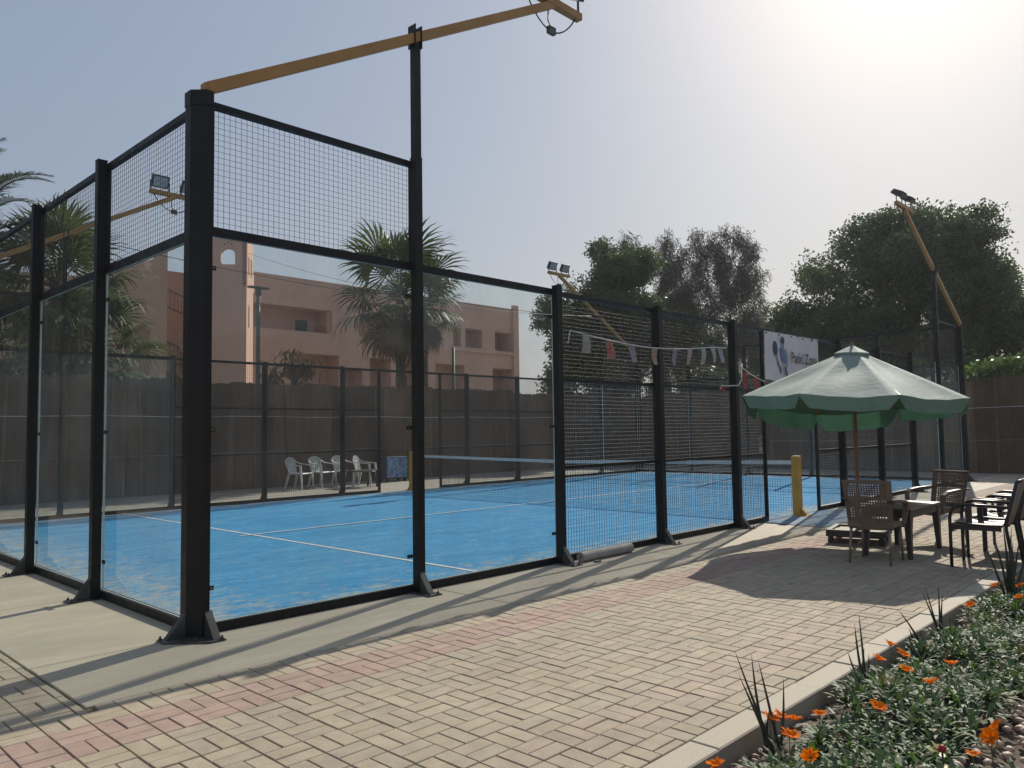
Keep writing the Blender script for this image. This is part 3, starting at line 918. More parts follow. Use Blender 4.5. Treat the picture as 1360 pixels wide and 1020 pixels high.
# ------------------------------------------------------------------ chairs and table
def arm_chair(label):
    """front is +x; brown wicker-look plastic shell on metal legs"""
    t = thing('wicker_chair', (0, 0, 0), label, 'chair', 'brown wicker-look chairs at the small table')
    # seat with apron
    m = MB(); NX, NY = 8, 8

    def S(u, v):
        x = -.22 + .46 * u; y = (-.235 + .47 * v) * (1 - .06 * (1 - u))
        return (x, y, .435 - .018 * math.sin(math.pi * u) * math.sin(math.pi * v) - (.03 * (u - .8) / .2 if u > .8 else 0))
    for i in range(NX):
        for j in range(NY):
            m.face([S(i / NX, j / NY), S((i + 1) / NX, j / NY), S((i + 1) / NX, (j + 1) / NY), S(i / NX, (j + 1) / NY)])
    def edge(a, b_):
        m.face([a, (a[0], a[1], a[2] - .05), (b_[0], b_[1], b_[2] - .05), b_])
    for i in range(NX):
        edge(S(i / NX, 0), S((i + 1) / NX, 0)); edge(S((i + 1) / NX, 1), S(i / NX, 1))
        edge(S(1, i / NX), S(1, (i + 1) / NX)); edge(S(0, (i + 1) / NX), S(0, i / NX))
    m.build('seat', brown_pl, t, True)
    # backrest: curved frame with two lattice fields
    def B(u, v):
        """u across -1..1, v 0..1 upwards"""
        w = .225 + .025 * v
        z = .36 + .52 * v; x = -.205 - .115 * v + .05 * u * u
        return Vector((x, u * w, z + (.012 * (1 - u * u) if v > .95 else 0)))
    m = MB()
    def patch(u0, u1, v0, v1, nu=3, nv=2, th=.012):
        for i in range(nu):
            for j in range(nv):
                a, b_ = u0 + (u1 - u0) * i / nu, u0 + (u1 - u0) * (i + 1) / nu
                c, d = v0 + (v1 - v0) * j / nv, v0 + (v1 - v0) * (j + 1) / nv
                q = [B(a, c), B(b_, c), B(b_, d), B(a, d)]
                m.face(q); m.face([p + Vector((-th, 0, 0)) for p in reversed(q)])
        for (a, b_) in ((B(u0, v0), B(u1, v0)), (B(u1, v1), B(u0, v1)), (B(u1, v0), B(u1, v1)), (B(u0, v1), B(u0, v0))):
            d = Vector((-th, 0, 0)); m.face([b_, a, a + d, b_ + d])
    patch(-1, 1, 0, .24, 8, 3); patch(-1, 1, .93, 1, 8, 1); patch(-1, -.78, .24, .93, 2, 6); patch(.78, 1, .24, .93, 2, 6)
    patch(-.78, .78, .60, .68, 6, 1)
    back = m.build('backrest', brown_pl, t)
    m = MB()
    for (v0, v1, nv) in ((.24, .60, 8), (.68, .93, 6)):
        for k in range(1, 15):
            u = -.78 + 1.56 * k / 15
            pts = [B(u, v0 + (v1 - v0) * q / 4) + Vector((-.006, 0, 0)) for q in range(5)]
            for a, b_ in zip(pts[:-1], pts[1:]): m.bar(a, b_, .013, .006, (1, 0, 0))
        for k in range(1, nv):
            v = v0 + (v1 - v0) * k / nv
            pts = [B(-.78 + 1.56 * q / 6, v) + Vector((-.004, 0, 0)) for q in range(7)]
            for a, b_ in zip(pts[:-1], pts[1:]): m.bar(a, b_, .006, .014)
    tag(m.build('lattice', brown_pl, back), kind='stuff')
    for s in (-1, 1):
        m = MB()
        pts = [(-.27, s * .235, .66), (-.16, s * .265, .665), (0, s * .275, .655), (.12, s * .27, .64), (.185, s * .262, .60), (.20, s * .252, .53), (.185, s * .24, .44), (.17, s * .235, .40)]
        ws = [.05, .055, .06, .06, .055, .05, .045, .04]
        for i in range(len(pts) - 1):
            a, b_ = Vector(pts[i]), Vector(pts[i + 1]); d = (b_ - a).normalized()
            side = Vector((0, 1, 0)); nrm = d.cross(side).normalized()
            def ring(p, w): return [p - side * w / 2 - nrm * .012, p + side * w / 2 - nrm * .012, p + side * w / 2 + nrm * .012, p - side * w / 2 + nrm * .012]
            m.add(ring(a, ws[i]) + ring(b_, ws[i + 1]), [(0, 1, 5, 4), (1, 2, 6, 5), (2, 3, 7, 6), (3, 0, 4, 7)])
        m.build('arm', brown_pl, t)
    for sx, x0, x1 in ((-1, -.19, -.245), (1, .19, .215)):
        for s in (-1, 1):
            MB().tube([(x0, s * .19, .40), ((x0 + x1) / 2, s * .2, .2), (x1, s * .205, 0)], [.015, .0145, .013], 10).build('leg', alu, t, True)
    return t


c1 = arm_chair('brown wicker-look armchair seen from behind, in front of the small table')
c1.location = (6.25, -2.60, 0); c1.rotation_euler = (0, 0, R(3))
c2 = copy_tree(c1)
c2['label'] = 'brown wicker-look armchair facing the camera behind the small table'
c2.location = (8.12, -2.68, 0); c2.rotation_euler = (0, 0, R(156))

tb = thing('small_table', (7.1, -2.60, 0), 'small dark brown plastic table between the two wicker-look chairs', 'table')
m = MB(); m.cbox(-.55, .55, -.27, .27, .515, .545, .008); m.build('table_top', dk_plastic, tb)
m = MB()
m.box(-.51, .51, -.245, -.225, .44, .514); m.box(-.51, .51, .225, .245, .44, .514); m.box(-.52, -.50, -.224, .224, .44, .514); m.box(.50, .52, -.224, .224, .44, .514)
m.build('apron', dk_plastic, tb)
m = MB()
for x, y, w, h in ((-.16, .02, .2, .15), (.2, -.04, .22, .16)): m.box(x - w / 2, x + w / 2, y - h / 2, y + h / 2, .5455, .5475)
m.build('inlay', M('table_inlay', (.10, .085, .075), None, 6, .25), tb)
for sx in (-1, 1):
    for sy in (-1, 1):
        x, y = sx * .49, sy * .215; a, b_ = .038, .022
        MB().add([(x - a, y - a, .513), (x + a, y - a, .513), (x + a, y + a, .513), (x - a, y + a, .513)] + [(x + sx * .03 + p * b_, y + sy * .02 + q * b_, 0) for p, q in ((-1, -1), (1, -1), (1, 1), (-1, 1))],
                 [(0, 1, 2, 3), (4, 7, 6, 5), (0, 4, 5, 1), (1, 5, 6, 2), (2, 6, 7, 3), (3, 7, 4, 0)]).build('leg', dk_plastic, tb)


def black_chair(label):
    """front is +y"""
    t = thing('black_chair', (0, 0, 0), label, 'chair', 'black metal armchairs beside the flower bed')
    m = MB(); N = 8
    def S(u, v): return (-.245 + .49 * u, -.20 + .44 * v, .435 + .02 * v - .012 * math.sin(math.pi * v) + .012 * (2 * u - 1) ** 2)
    for i in range(N):
        for j in range(N):
            q = [S(i / N, j / N), S((i + 1) / N, j / N), S((i + 1) / N, (j + 1) / N), S(i / N, (j + 1) / N)]
            m.face(q); m.face([(x, y, z - .02) for x, y, z in reversed(q)])
    m.build('seat', blk_seat, t, True)
    m = MB()
    m.box(-.26, .26, .225, .25, .36, .435); m.box(-.262, -.238, -.2, .224, .385, .43); m.box(.238, .262, -.2, .224, .385, .43)
    m.build('seat_frame', blk_chair, t)
    m = MB()
    def B(u, v): return Vector((-.25 + .5 * u, -.215 - .13 * v, .44 + .44 * v))
    for i in range(6):
        for j in range(6):
            q = [B(i / 6, j / 6), B(i / 6, (j + 1) / 6), B((i + 1) / 6, (j + 1) / 6), B((i + 1) / 6, j / 6)]
            m.face(q); m.face([p + Vector((0, -.022, 0)) for p in reversed(q)])
    for a, b_ in ((B(0, 0), B(0, 1)), (B(0, 1), B(1, 1)), (B(1, 1), B(1, 0)), (B(1, 0), B(0, 0))):
        d = Vector((0, -.022, 0)); m.face([a, a + d, b_ + d, b_])
    m.build('backrest', blk_seat, t)
    for s in (-1, 1):
        x = s * .275
        MB().tube([(x, .25, 0), (x, .25, .3), (x, .25, .5), (x, .235, .57), (x, .195, .62), (x, .13, .64), (x, -.05, .635), (x, -.27, .625)], .0165, 10).build('arm', blk_chair, t, True)
        MB().tube([(x, -.30, 0), (x, -.245, .42), (x, -.255, .5), (x, -.355, .885)], .0165, 10).build('leg', blk_chair, t, True)
        MB().box(x - .022, x + .022, .05, .10, .46, .62).build('arm_strut', blk_chair, t)
    MB().tube([(-.275, -.355, .88), (.275, -.355, .88)], .0165, 10).build('top_rail', blk_chair, t, True)
    return t


b1 = black_chair('black metal armchair nearest to the flower bed and the camera')
b1.location = (6.66, -3.53, 0); b1.rotation_euler = (0, 0, R(3))
for x, lab in ((7.38, 'black metal armchair second from the camera in the row'), (8.12, 'black metal armchair third from the camera in the row')):
    b2 = copy_tree(b1); b2['label'] = lab; b2.location = (x, -3.52 + random.uniform(-.02, .02), 0); b2.rotation_euler = (0, 0, R(random.uniform(-3, 5)))


def monobloc(label):
    """front is -y"""
    t = thing('plastic_chair', (0, 0, 0), label, 'chair', 'white plastic chairs behind the far side of the court')
    m = MB(); m.cbox(-.23, .23, -.24, .2, .40, .43, .012); m.build('seat', white_pl, t)
    m = MB()
    for k in range(9):
        u = -1 + 2 * k / 8
        z1 = .82 - .10 * abs(u) ** 2.5
        m.bar((u * .16, .20, .42), (u * .235, .30 - .03 * u * u, z1 - .02), .03 if k not in (0, 8) else .04, .012, (0, 1, 0))
    bk = m.build('backrest', white_pl, t)
    m = MB()
    pts = [(-1 + 2 * k / 14) for k in range(15)]
    for a, b_ in zip(pts[:-1], pts[1:]):
        f = lambda u: (u * .245, .305 - .03 * u * u, .82 - .10 * abs(u) ** 2.5)
        m.bar(f(a), f(b_), .02, .055, (0, 0, 1))
    m.build('top_rail', white_pl, bk)
    for s in (-1, 1):
        m = MB(); p = [(s * .235, .28, .73), (s * .275, .16, .665), (s * .28, -.06, .635), (s * .275, -.19, .625)]
        for a, b_ in zip(p[:-1], p[1:]): m.bar(a, b_, .055, .02)
        m.build('arm', white_pl, t)
        MB().add([(s * .25, -.215, .635), (s * .30, -.215, .635), (s * .30, -.165, .635), (s * .25, -.165, .635), (s * .275, -.275, 0), (s * .315, -.275, 0), (s * .315, -.235, 0), (s * .275, -.235, 0)],
                 [(0, 3, 2, 1), (4, 5, 6, 7), (0, 1, 5, 4), (1, 2, 6, 5), (2, 3, 7, 6), (3, 0, 4, 7)]).build('leg', white_pl, t)
        MB().add([(s * .17, .16, .42), (s * .235, .16, .42), (s * .235, .215, .42), (s * .17, .215, .42), (s * .225, .27, 0), (s * .265, .27, 0), (s * .265, .31, 0), (s * .225, .31, 0)],
                 [(0, 3, 2, 1), (4, 5, 6, 7), (0, 1, 5, 4), (1, 2, 6, 5), (2, 3, 7, 6), (3, 0, 4, 7)]).build('leg', white_pl, t)
    return t


w1 = monobloc('leftmost white plastic armchair behind the far mesh')
w1.location = (8.56, 12.9, 0); w1.rotation_euler = (0, 0, R(28))
for x, y, a, lab in ((9.32, 13.0, 16, 'second white plastic armchair from the left behind the far mesh'), (10.02, 12.95, 12, 'third white plastic armchair from the left, half behind a post'),
                     (10.28, 12.35, 36, 'rightmost white plastic armchair behind the far mesh, by the small table')):
    w = copy_tree(w1); w['label'] = lab; w.location = (x, y, 0); w.rotation_euler = (0, 0, R(a))
wt = thing('garden_table', (9.95, 12.1, 0), 'small dark side table in front of the white plastic chairs', 'table')
m = MB(); m.cbox(-.42, .42, -.25, .25, .44, .47, .006); m.build('table_top', dk_plastic, wt)
for sx in (-1, 1):
    for sy in (-1, 1): MB().box(sx * .38 - .02, sx * .38 + .02, sy * .21 - .02, sy * .21 + .02, 0, .44).build('leg', white_pl if sx < 0 else dk_plastic, wt)


def mat_poster():
    m, nt, b, out = new_mat('poster_print')
    n1 = noise(nt, 7, 5, .6); n2 = noise(nt, 16, 3, .6, (1, 1, 3))
    c = ramp(nt, n1, [(.35, (.05, .12, .28)), (.52, (.16, .28, .46)), (.68, (.40, .50, .60))])
    c = mixc(nt, ramp(nt, n2, [(.55, 0), (.62, .7)]), c, (.04, .05, .08))
    nt.links.new(c, b.inputs['Base Color']); b.inputs['Roughness'].default_value = .3
    return m


fz = thing('poster_stand', (12.1, 13.3, 0), 'blue printed display box standing behind the far court side', 'display box', rz=R(-8))
MB().cbox(-.36, .36, -.02, .5, .1, .74, .012).build('cabinet', poster_edge, fz)
MB().box(-.34, .34, -.032, -.022, .12, .71).build('print', mat_poster(), fz)
for x in (-.3, .3):
    for y in (.04, .44): MB().box(x - .03, x + .03, y - .03, y + .03, 0, .1).build('foot', black, fz)

sg = thing('wall_poster', (23.8, 7.33, .5), 'small pale poster with a printed figure on the end reed fence', 'poster')
MB().box(0, .02, -.14, .14, 0, .64).build('board', M('poster_cream', (.5, .46, .38), (.42, .4, .35), 8, .7), sg)
MB().box(-.004, -.001, -.13, .13, .27, .62).build('print', M('poster_figure', (.10, .14, .16), (.42, .25, .18), 9, .6, lo=.45, hi=.55), sg)


# ------------------------------------------------------------------ reed fences
def reed_fence(name, p0, p1, h, label, n_panel):
    p0, p1 = Vector(p0), Vector(p1); d = (p1 - p0); L = d.length; d.normalize(); nrm = Vector((-d.y, d.x, 0))
    t = thing(name, p0, label, 'fence', 'brown reed fences round the court')
    for k in range(n_panel):
        a0, a1 = L * k / n_panel, L * (k + 1) / n_panel - .01
        n = int((a1 - a0) / .028); m = MB()
        hh = h + random.uniform(-.05, .06); lean = random.uniform(-.02, .02)
        prev = None
        for i in range(n + 1):
            a = a0 + (a1 - a0) * i / n
            off = random.uniform(-.007, .007) + .02 * math.sin(a * 1.9)
            top = hh + random.uniform(-.035, .035) + .03 * math.sin(a * 3.1)
            b0 = d * a + nrm * off; b1 = d * a + nrm * (off + lean) + Vector((0, 0, top))
            if prev: m.face([prev[0], b0, b1, prev[1]]); m.face([prev[0] + nrm * .025, prev[1] + nrm * .025, b1 + nrm * .025, b0 + nrm * .025])
            prev = (b0, b1)
        m.build('reed_panel', random.choice(reed_ms), t)
    for k in range(n_panel * 2):
        a = L * (k + .5 + random.uniform(-.2, .2)) / (n_panel * 2); m = MB(); b0 = d * a - nrm * .028
        m.bar(b0, b0 + d * random.uniform(-.12, .12) + Vector((0, 0, h - random.uniform(.02, .2))), .05, .012, nrm); m.build('batten', reed_ms[3], t)
    for z in (.98, 1.95):
        m = MB(); pts = [d * (L * i / 40) - nrm * .03 + Vector((0, 0, z + .012 * math.sin(i * 1.3))) for i in range(41)]
        m.tube(pts, .008, 5); m.build('binding_wire', string_m if z > 1.5 else alu, t)
    return t


reed_fence('reed_fence', (-9, 14.2, 0), (24.0, 14.2, 0), 2.88, 'long brown reed fence behind the white plastic chairs', 17)
reed_fence('reed_fence', (24.0, 14.15, 0), (24.0, -9, 0), 2.82, 'brown reed fence across the far right end under the hedge', 12)


# ------------------------------------------------------------------ trees
def np_obj(name, verts, faces, mt, parent):
    me = bpy.data.meshes.new(name)
    nv, nf = len(verts), len(faces); k = faces.shape[1]
    me.vertices.add(nv); me.vertices.foreach_set('co', verts.astype(np.float32).ravel())
    me.loops.add(nf * k); me.loops.foreach_set('vertex_index', faces.astype(np.int32).ravel())
    me.polygons.add(nf); me.polygons.foreach_set('loop_start', np.arange(0, nf * k, k, dtype=np.int32)); me.polygons.foreach_set('loop_total', np.full(nf, k, dtype=np.int32))
    me.materials.append(mt); me.update(calc_edges=True)
    return link(name, me, parent)


def unit(n):
    v = rng.normal(size=(n, 3)); return v / np.linalg.norm(v, axis=1)[:, None]


def leaves(P, L, W, droop=.0, jitter=.35):
    """one bent diamond per leaf"""
    n = len(P); D = unit(n); D[:, 2] -= droop; D /= np.linalg.norm(D, axis=1)[:, None]
    S = np.cross(D, unit(n)); S /= np.linalg.norm(S, axis=1)[:, None]
    l = (L * rng.uniform(1 - jitter, 1 + jitter, n))[:, None]; w = (W * rng.uniform(.8, 1.2, n))[:, None]
    V = np.stack([P, P + D * l * .5 + S * w * .5, P + D * l, P + D * l * .5 - S * w * .5], 1).reshape(-1, 3)
    return V, np.arange(4 * n).reshape(-1, 4)


def crown_points(blobs, n, shell=.55):
    vol = np.array([b_[3] * b_[4] * b_[5] for b_ in blobs]) ** .72; vol /= vol.sum()
    out = []
    for b_, f in zip(blobs, vol):
        k = int(n * f); u = unit(k); r = shell + (1 - shell) * rng.random(k) ** .8
        r *= 1 + .12 * np.sin(u[:, 0] * 7 + b_[0]) * np.cos(u[:, 1] * 6 + u[:, 2] * 5)
        out.append(np.array(b_[:3]) + u * r[:, None] * np.array(b_[3:6]))
    return np.concatenate(out)


def tree(name, base, label, blobs, n, L, W, mt, trunk_r=.28, fork=.35, droop=.2, group='trees beyond the fences', cat='tree', clump=0, twig=0):
    t = thing(name, base, label, cat, group)
    base = Vector(base); bl = [(b_[0] - base.x, b_[1] - base.y, b_[2], *b_[3:]) for b_ in blobs]
    top = max(b_[2] for b_ in bl); fz = top * fork
    m = MB(); m.tube([(0, 0, -.1), (.05, .02, fz * .5), (.1, -.03, fz)], [trunk_r * 1.25, trunk_r, trunk_r * .8], 10)
    for b_ in bl[:10]:
        c = Vector(b_[:3]); s = Vector((.1, -.03, fz * random.uniform(.7, 1)))
        m.tube([s, s.lerp(c, .5) + Vector((random.uniform(-.3, .3), random.uniform(-.3, .3), .2)), c], [trunk_r * .55, trunk_r * .33, .03], 7)
    m.build('trunk', trunk_m, t, True)
    if clump:
        # leaves gather in small clumps on the twigs, so that sky shows between them
        C = crown_points(bl, clump, .35); per = n // clump
        P = (C[:, None, :] + np.clip(rng.normal(size=(len(C), per, 3)), -1.4, 1.4) * np.array(twig)).reshape(-1, 3)
    else: P = crown_points(bl, n)
    V, F = leaves(P, L, W, droop)
    np_obj('crown', V, F, mt, t)
    return t


def lumps(c, rad, k, size, seed, flat_bottom=True):
    r = np.random.default_rng(seed); out = []
    for i in range(k):
        u = r.normal(size=3); u /= np.linalg.norm(u)
        if flat_bottom and u[2] < -.3: u[2] = -.3
        p = np.array(c) + u * np.array(rad) * r.uniform(.62, 1.0); s = size * r.uniform(.65, 1.25)
        out.append((*p, s, s, s * r.uniform(.7, .95)))
    return out


tree('round_tree', (37.0, 6.6, -.1), 'large dense dark green tree behind the umbrella',
     [(37.2, 6.8, 6.9, 5.0, 5.0, 4.7)] + [(36.6, 6.2, 10.4, 2.0, 2.0, 1.5), (37.6, 7.6, 10.2, 2.0, 2.0, 1.4), (36.0, 4.6, 9.9, 1.7, 1.7, 1.5), (38.2, 5.4, 10.9, 1.5, 1.5, 1.2)] + lumps((37.2, 6.8, 6.9), (5.1, 5.3, 4.9), 52, 1.25, 3) + lumps((35.4, 9.4, 4.6), (2.6, 2.8, 3.0), 18, 1.0, 33) + lumps((38.4, 2.6, 5.2), (1.8, 2.0, 2.6), 14, 1.0, 35), 220000, .155, .09, leaf_a, .5, .3, clump=6800, twig=(.22, .22, .16))
tree('bushy_tree', (29.4, 18.0, -.1), 'dark green bushy tree left of the feathery tree',
     [(29.2, 18.4, 6.6, 2.5, 2.5, 3.2)] + lumps((29.1, 18.4, 6.9), (2.9, 3.0, 3.8), 30, .95, 5), 90000, .155, .09, leaf_a, .35, .3, clump=3000, twig=(.18, .18, .14))
tree('feathery_tree', (38.4, 17.0, -.1), 'tall feathery grey-green tree with sky showing through its branches',
     [(x + random.uniform(-.7, .7), y + random.uniform(-.7, .7), z, random.uniform(.35, .85), random.uniform(.35, .85), random.uniform(.4, .8))
      for (x, y, zt) in ((34.0, 21.4, 11.6), (35.0, 20.4, 12.5), (36.0, 19.4, 12.8), (36.9, 18.5, 12.0), (37.6, 17.8, 12.9), (38.6, 16.8, 12.5), (39.4, 16.0, 13.0), (40.1, 15.3, 11.4))
      for z in np.arange(4.0, zt - .2, .58)] + lumps((38.2, 17.2, 6.4), (3.2, 3.2, 2.0), 10, .6, 10, False),
     90000, .30, .04, leaf_c, .26, .5, .9, clump=2000, twig=(.17, .17, .3))
tree('lime_tree', (31.4, 14.9, -.1), 'lighter green small tree between the bushy tree and the feathery tree',
     lumps((31.4, 14.9, 5.4), (1.3, 1.4, 1.8), 14, .62, 12), 9000, .18, .10, leaf_b, .16, .3, clump=420, twig=(.2, .2, .18))
tree('edge_tree', (36.0, -1.6, -.1), 'yellowish green tree at the right edge behind the hedge',
     lumps((36.0, -1.6, 3.7), (2.1, 2.2, 2.4), 20, .8, 14), 14000, .2, .12, leaf_b, .2, .3, clump=600, twig=(.24, .24, .2))
tree('low_tree', (33.0, 22.5, -.1), 'pale green tree beyond the right end of the pink building',
     lumps((33.0, 22.5, 4.2), (2.6, 2.6, 2.2), 18, .85, 16), 12000, .22, .13, leaf_b, .2, .3, clump=560, twig=(.26, .26, .22))
# shrubs behind the end fence, seen through the mesh
tree('shrub', (27.0, 11.4, -.1), 'light green shrub above the reed fence behind the bunting', lumps((26.8, 11.4, 3.0), (1.0, 2.6, .9), 14, .5, 18), 7000, .15, .09, leaf_b, .1, .3, group='shrubs behind the end reed fence', cat='shrub', clump=340, twig=(.17, .17, .14))
tree('dark_hedge', (27.5, 5.5, -.1), 'dark hedge along the back of the end reed fence', [(27.5, y, 2.6, 1.2, 1.5, 1.1) for y in np.arange(-1, 12, 1.5)] + lumps((27.5, 5.5, 2.8), (1.0, 6.5, 1.0), 20, .6, 19), 16000, .2, .12, leaf_a, .12, .3, group='shrubs behind the end reed fence', cat='hedge', clump=700, twig=(.24, .24, .2))
hd = thing('flowering_hedge', (24.5, -2.2, 2.2), 'bright green creeper spilling over the top of the end reed fence', 'hedge')
bl = [(0 + random.uniform(-.1, .25), y, .80 + .34 * min(1, max(0, (2.9 - y) / 2.4)) + random.uniform(-.08, .08), .42, .45, .40) for y in np.arange(-5.5, 2.9, .3)]
V, F = leaves(crown_points(bl, 8000, .4), .12, .085, .3); np_obj('foliage', V, F, leaf_h, hd)
MB().tube([(.35, 0, -2.3), (.3, 0, -.6), (.1, -.3, .7)], [.05, .045, .03], 7).build('stem', trunk_m, hd, True)


# ------------------------------------------------------------------ palms
def fan_frond(seed, n=34, Lb=.95, pet=1.05):
    r = random.Random(seed); m = MB()
    m.tube([(0, 0, 0), (pet * .5, 0, .04), (pet, 0, 0)], [.022, .016, .011], 5)
    for k in range(n):
        a = R(-128 + 256 * k / (n - 1)); l = Lb * (1 - .28 * abs(a) / R(128)) * r.uniform(.9, 1.06)
        d = Vector((math.cos(a), math.sin(a), 0)); s = Vector((-d.y, d.x, 0)); lift = .05 if k % 2 else -.01
        b0 = Vector((pet, 0, 0)); mid = b0 + d * l * .58 + Vector((0, 0, lift + .08 - .10 * abs(a)))
        bend = r.uniform(.12, .34)
        q = mid + d * l * .26 + Vector((0, 0, -bend * .35)); tip = mid + d * l * .42 + Vector((r.uniform(-.04, .04), r.uniform(-.04, .04), -bend))
        w = .034
        m.face([b0 + s * .006, b0 - s * .006, mid - s * w, mid + s * w]); m.face([mid + s * w, mid - s * w, q - s * w * .45, q + s * w * .45]); m.face([q + s * w * .45, q - s * w * .45, tip])
    return m.mesh('frond', frond_m)


def pinnate_frond(seed, n=46, Lr=2.6):
    r = random.Random(seed); m = MB(); pts = []
    for k in range(13):
        u = k / 12; pts.append(Vector((Lr * u * (1 - .12 * u), 0, .55 * math.sin(u * 1.9) - .75 * u * u * u)))
    m.tube(pts, [.03 * (1 - .85 * k / 12) for k in range(13)], 5)
    for k in range(n):
        u = .12 + .88 * k / n; i = min(11, int(u * 12)); f = u * 12 - i; p = pts[i].lerp(pts[i + 1], f); d = (pts[i + 1] - pts[i]).normalized()
        l = .52 * math.sin(math.pi * min(1, .18 + u * .80)) ** .7 * r.uniform(.85, 1.1)
        for s in (-1, 1):
            dr = (d * .55 + Vector((0, s, 0)) * .8 + Vector((0, 0, .32 * r.uniform(.6, 1.4)))).normalized(); nn = d * .016
            mid = p + dr * l * .55; tip = p + dr * l + Vector((0, 0, -.09))
            m.face([p - nn, p + nn, mid + nn, mid - nn]); m.face([mid - nn, mid + nn, tip])
    return m.mesh('frond', frond_blue)


fans = [fan_frond(s) for s in (1, 2, 3)]
dead = []
for f in fans[:2]:
    d_ = f.copy(); d_.materials.clear(); d_.materials.append(dead_m); dead.append(d_)
pins = [pinnate_frond(s) for s in (4, 5)]


def palm(loc, h, label, nf=34, kind='fan', size=1.0, nd=10, seed=0, lean=(0, 0), group='palms behind the reed fence', rt_=.17):
    r = random.Random(seed)
    t = thing('fan_palm' if kind == 'fan' else 'date_palm', loc, label, 'palm tree', group)
    m = MB(); pts = []; rs = []
    n = 18
    for k in range(n + 1):
        u = k / n; pts.append((lean[0] * u * u, lean[1] * u * u, -.1 + (h + .1) * u)); rs.append(rt_ * (1.25 - .35 * u) * (1.06 if k % 2 else .97))
    m.tube(pts, rs, 10); m.build('trunk', palm_trunk_m, t)
    top = Vector((lean[0], lean[1], h))
    for k in range(nf + nd):
        isdead = k >= nf
        az = k * 2.39996 + r.uniform(-.3, .3)
        if isdead: el = R(r.uniform(-78, -58))
        else: el = R(78 - 122 * (k / nf) ** .9 + r.uniform(-8, 8))
        me = r.choice(dead if isdead else fans) if kind == 'fan' else r.choice(pins)
        o = link('frond', me, t)
        s = size * r.uniform(.85, 1.12) * (.9 if isdead else 1)
        roll = r.uniform(-.35, .35)
        o.matrix_local = Matrix.Translation(top + Vector((0, 0, -.12 - (.35 * (k / (nf + nd)))))) @ Matrix.Rotation(az, 4, 'Z') @ Matrix.Rotation(-el, 4, 'Y') @ Matrix.Rotation(roll, 4, 'X') @ Matrix.Scale(s, 4)
    return t


palm((14.7, 16.4, -.1), 6.75, 'fan palm in front of the pink building beside the tall court pole', 26, 'fan', 1.40, 14, 1)
palm((16.75, 17.6, -.1), 6.6, 'fan palm just right of the tall court pole with hanging fronds', 20, 'fan', .98, 14, 2)
palm((1.55, 15.6, -.1), 6.35, 'feathery date palm at the left edge of the view', 26, 'date', 1.0, 0, 3)
palm((3.55, 15.9, -.1), 5.55, 'fan palm behind the left end mesh of the court', 34, 'fan', 1.1, 8, 4)
palm((4.5, 16.4, -.1), 4.3, 'lower fan palm in front of the pink stairwell', 30, 'fan', 1.0, 6, 5)
palm((2.2, 18.0, -.1), 4.6, 'fan palm partly hidden at the left behind the glass', 30, 'fan', 1.1, 6, 6)
tree('left_hedge', (0.5, 16.2, -.1), 'dark leafy hedge behind the left end of the reed fence', [(x, 16.2 + random.uniform(-.4, .4), 2.3, 1.1, .8, 1.5) for x in np.arange(-5, 4.5, 1.0)], 12000, .2, .11, leaf_a, .12, .3, cat='hedge', group='hedges', clump=560, twig=(.22, .22, .2))
dp = thing('dry_plant', (9.9, 15.8, -.1), 'dry brown leafless plant in front of the pink building', 'plant')
m = MB(); m.tube([(0, 0, 0), (.05, 0, 1.6), (.15, 0, 3.2), (.2, .1, 3.9)], [.06, .05, .035, .02], 6); m.tube([(.1, 0, 2.5), (-.3, 0, 3.1), (-.5, .1, 3.4)], [.03, .025, .012], 6); m.tube([(.15, 0, 3.0), (.55, 0, 3.5), (.6, 0, 3.9)], [.03, .02, .012], 6)
m.build('stem', trunk_m, dp, True)
V, F = leaves(np.concatenate([np.array(c) + rng.normal(size=(90, 3)) * (.16, .14, .2) for c in ((.2, .1, 3.8), (-.45, .1, 3.3), (.6, 0, 3.7), (.75, 0, 2.9))]), .3, .09, 1.2); np_obj('leaf_tuft', V, F, dead_m, dp)

# ------------------------------------------------------------------ lamp posts and cables
for (x, y, h, lab) in ((9.02, 16.0, 5.95, 'tall slim green lamp post beside the pink tower'), (16.85, 16.0, 4.7, 'short green post right of the fan palms')):
    t = thing('lamp_post', (x, y, -.1), lab, 'lamp post', 'green posts behind the reed fence')
    MB().tube([(0, 0, 0), (0, 0, 1.2), (0, 0, h)], [.085, .07, .055], 10).build('post', greenpole, t, True)
    if h > 5: MB().box(-.32, .32, -.09, .09, h, h + .05).build('lamp_head', greenpole, t); MB().lathe([(.09, 0), (.09, .12), (.06, .2)], 10, (0, 0, h - .2)).build('collar', greenpole, t)
for p0, p1, s, lab in (((2.0, 10.07, 5.2), (18.0, 10.07, 5.2), .35, 'thin overhead cable crossing the sky between the far floodlight poles'), ((17.3, 32.5, 11.0), (18.0, 10.07, 5.15), .5, 'thin cable running from the pink tower towards the court')):
    c = MB().tube(sag(p0, p1, s), .008, 5).build('overhead_cable', cable_m, None, True); tag(c, lab, 'cable')


# ------------------------------------------------------------------ pink building
bd = thing('resort_building', (21, 38.1, 0), 'long pink rendered building with recessed balconies behind the court', 'building')
OX, OY = 21, 38.1


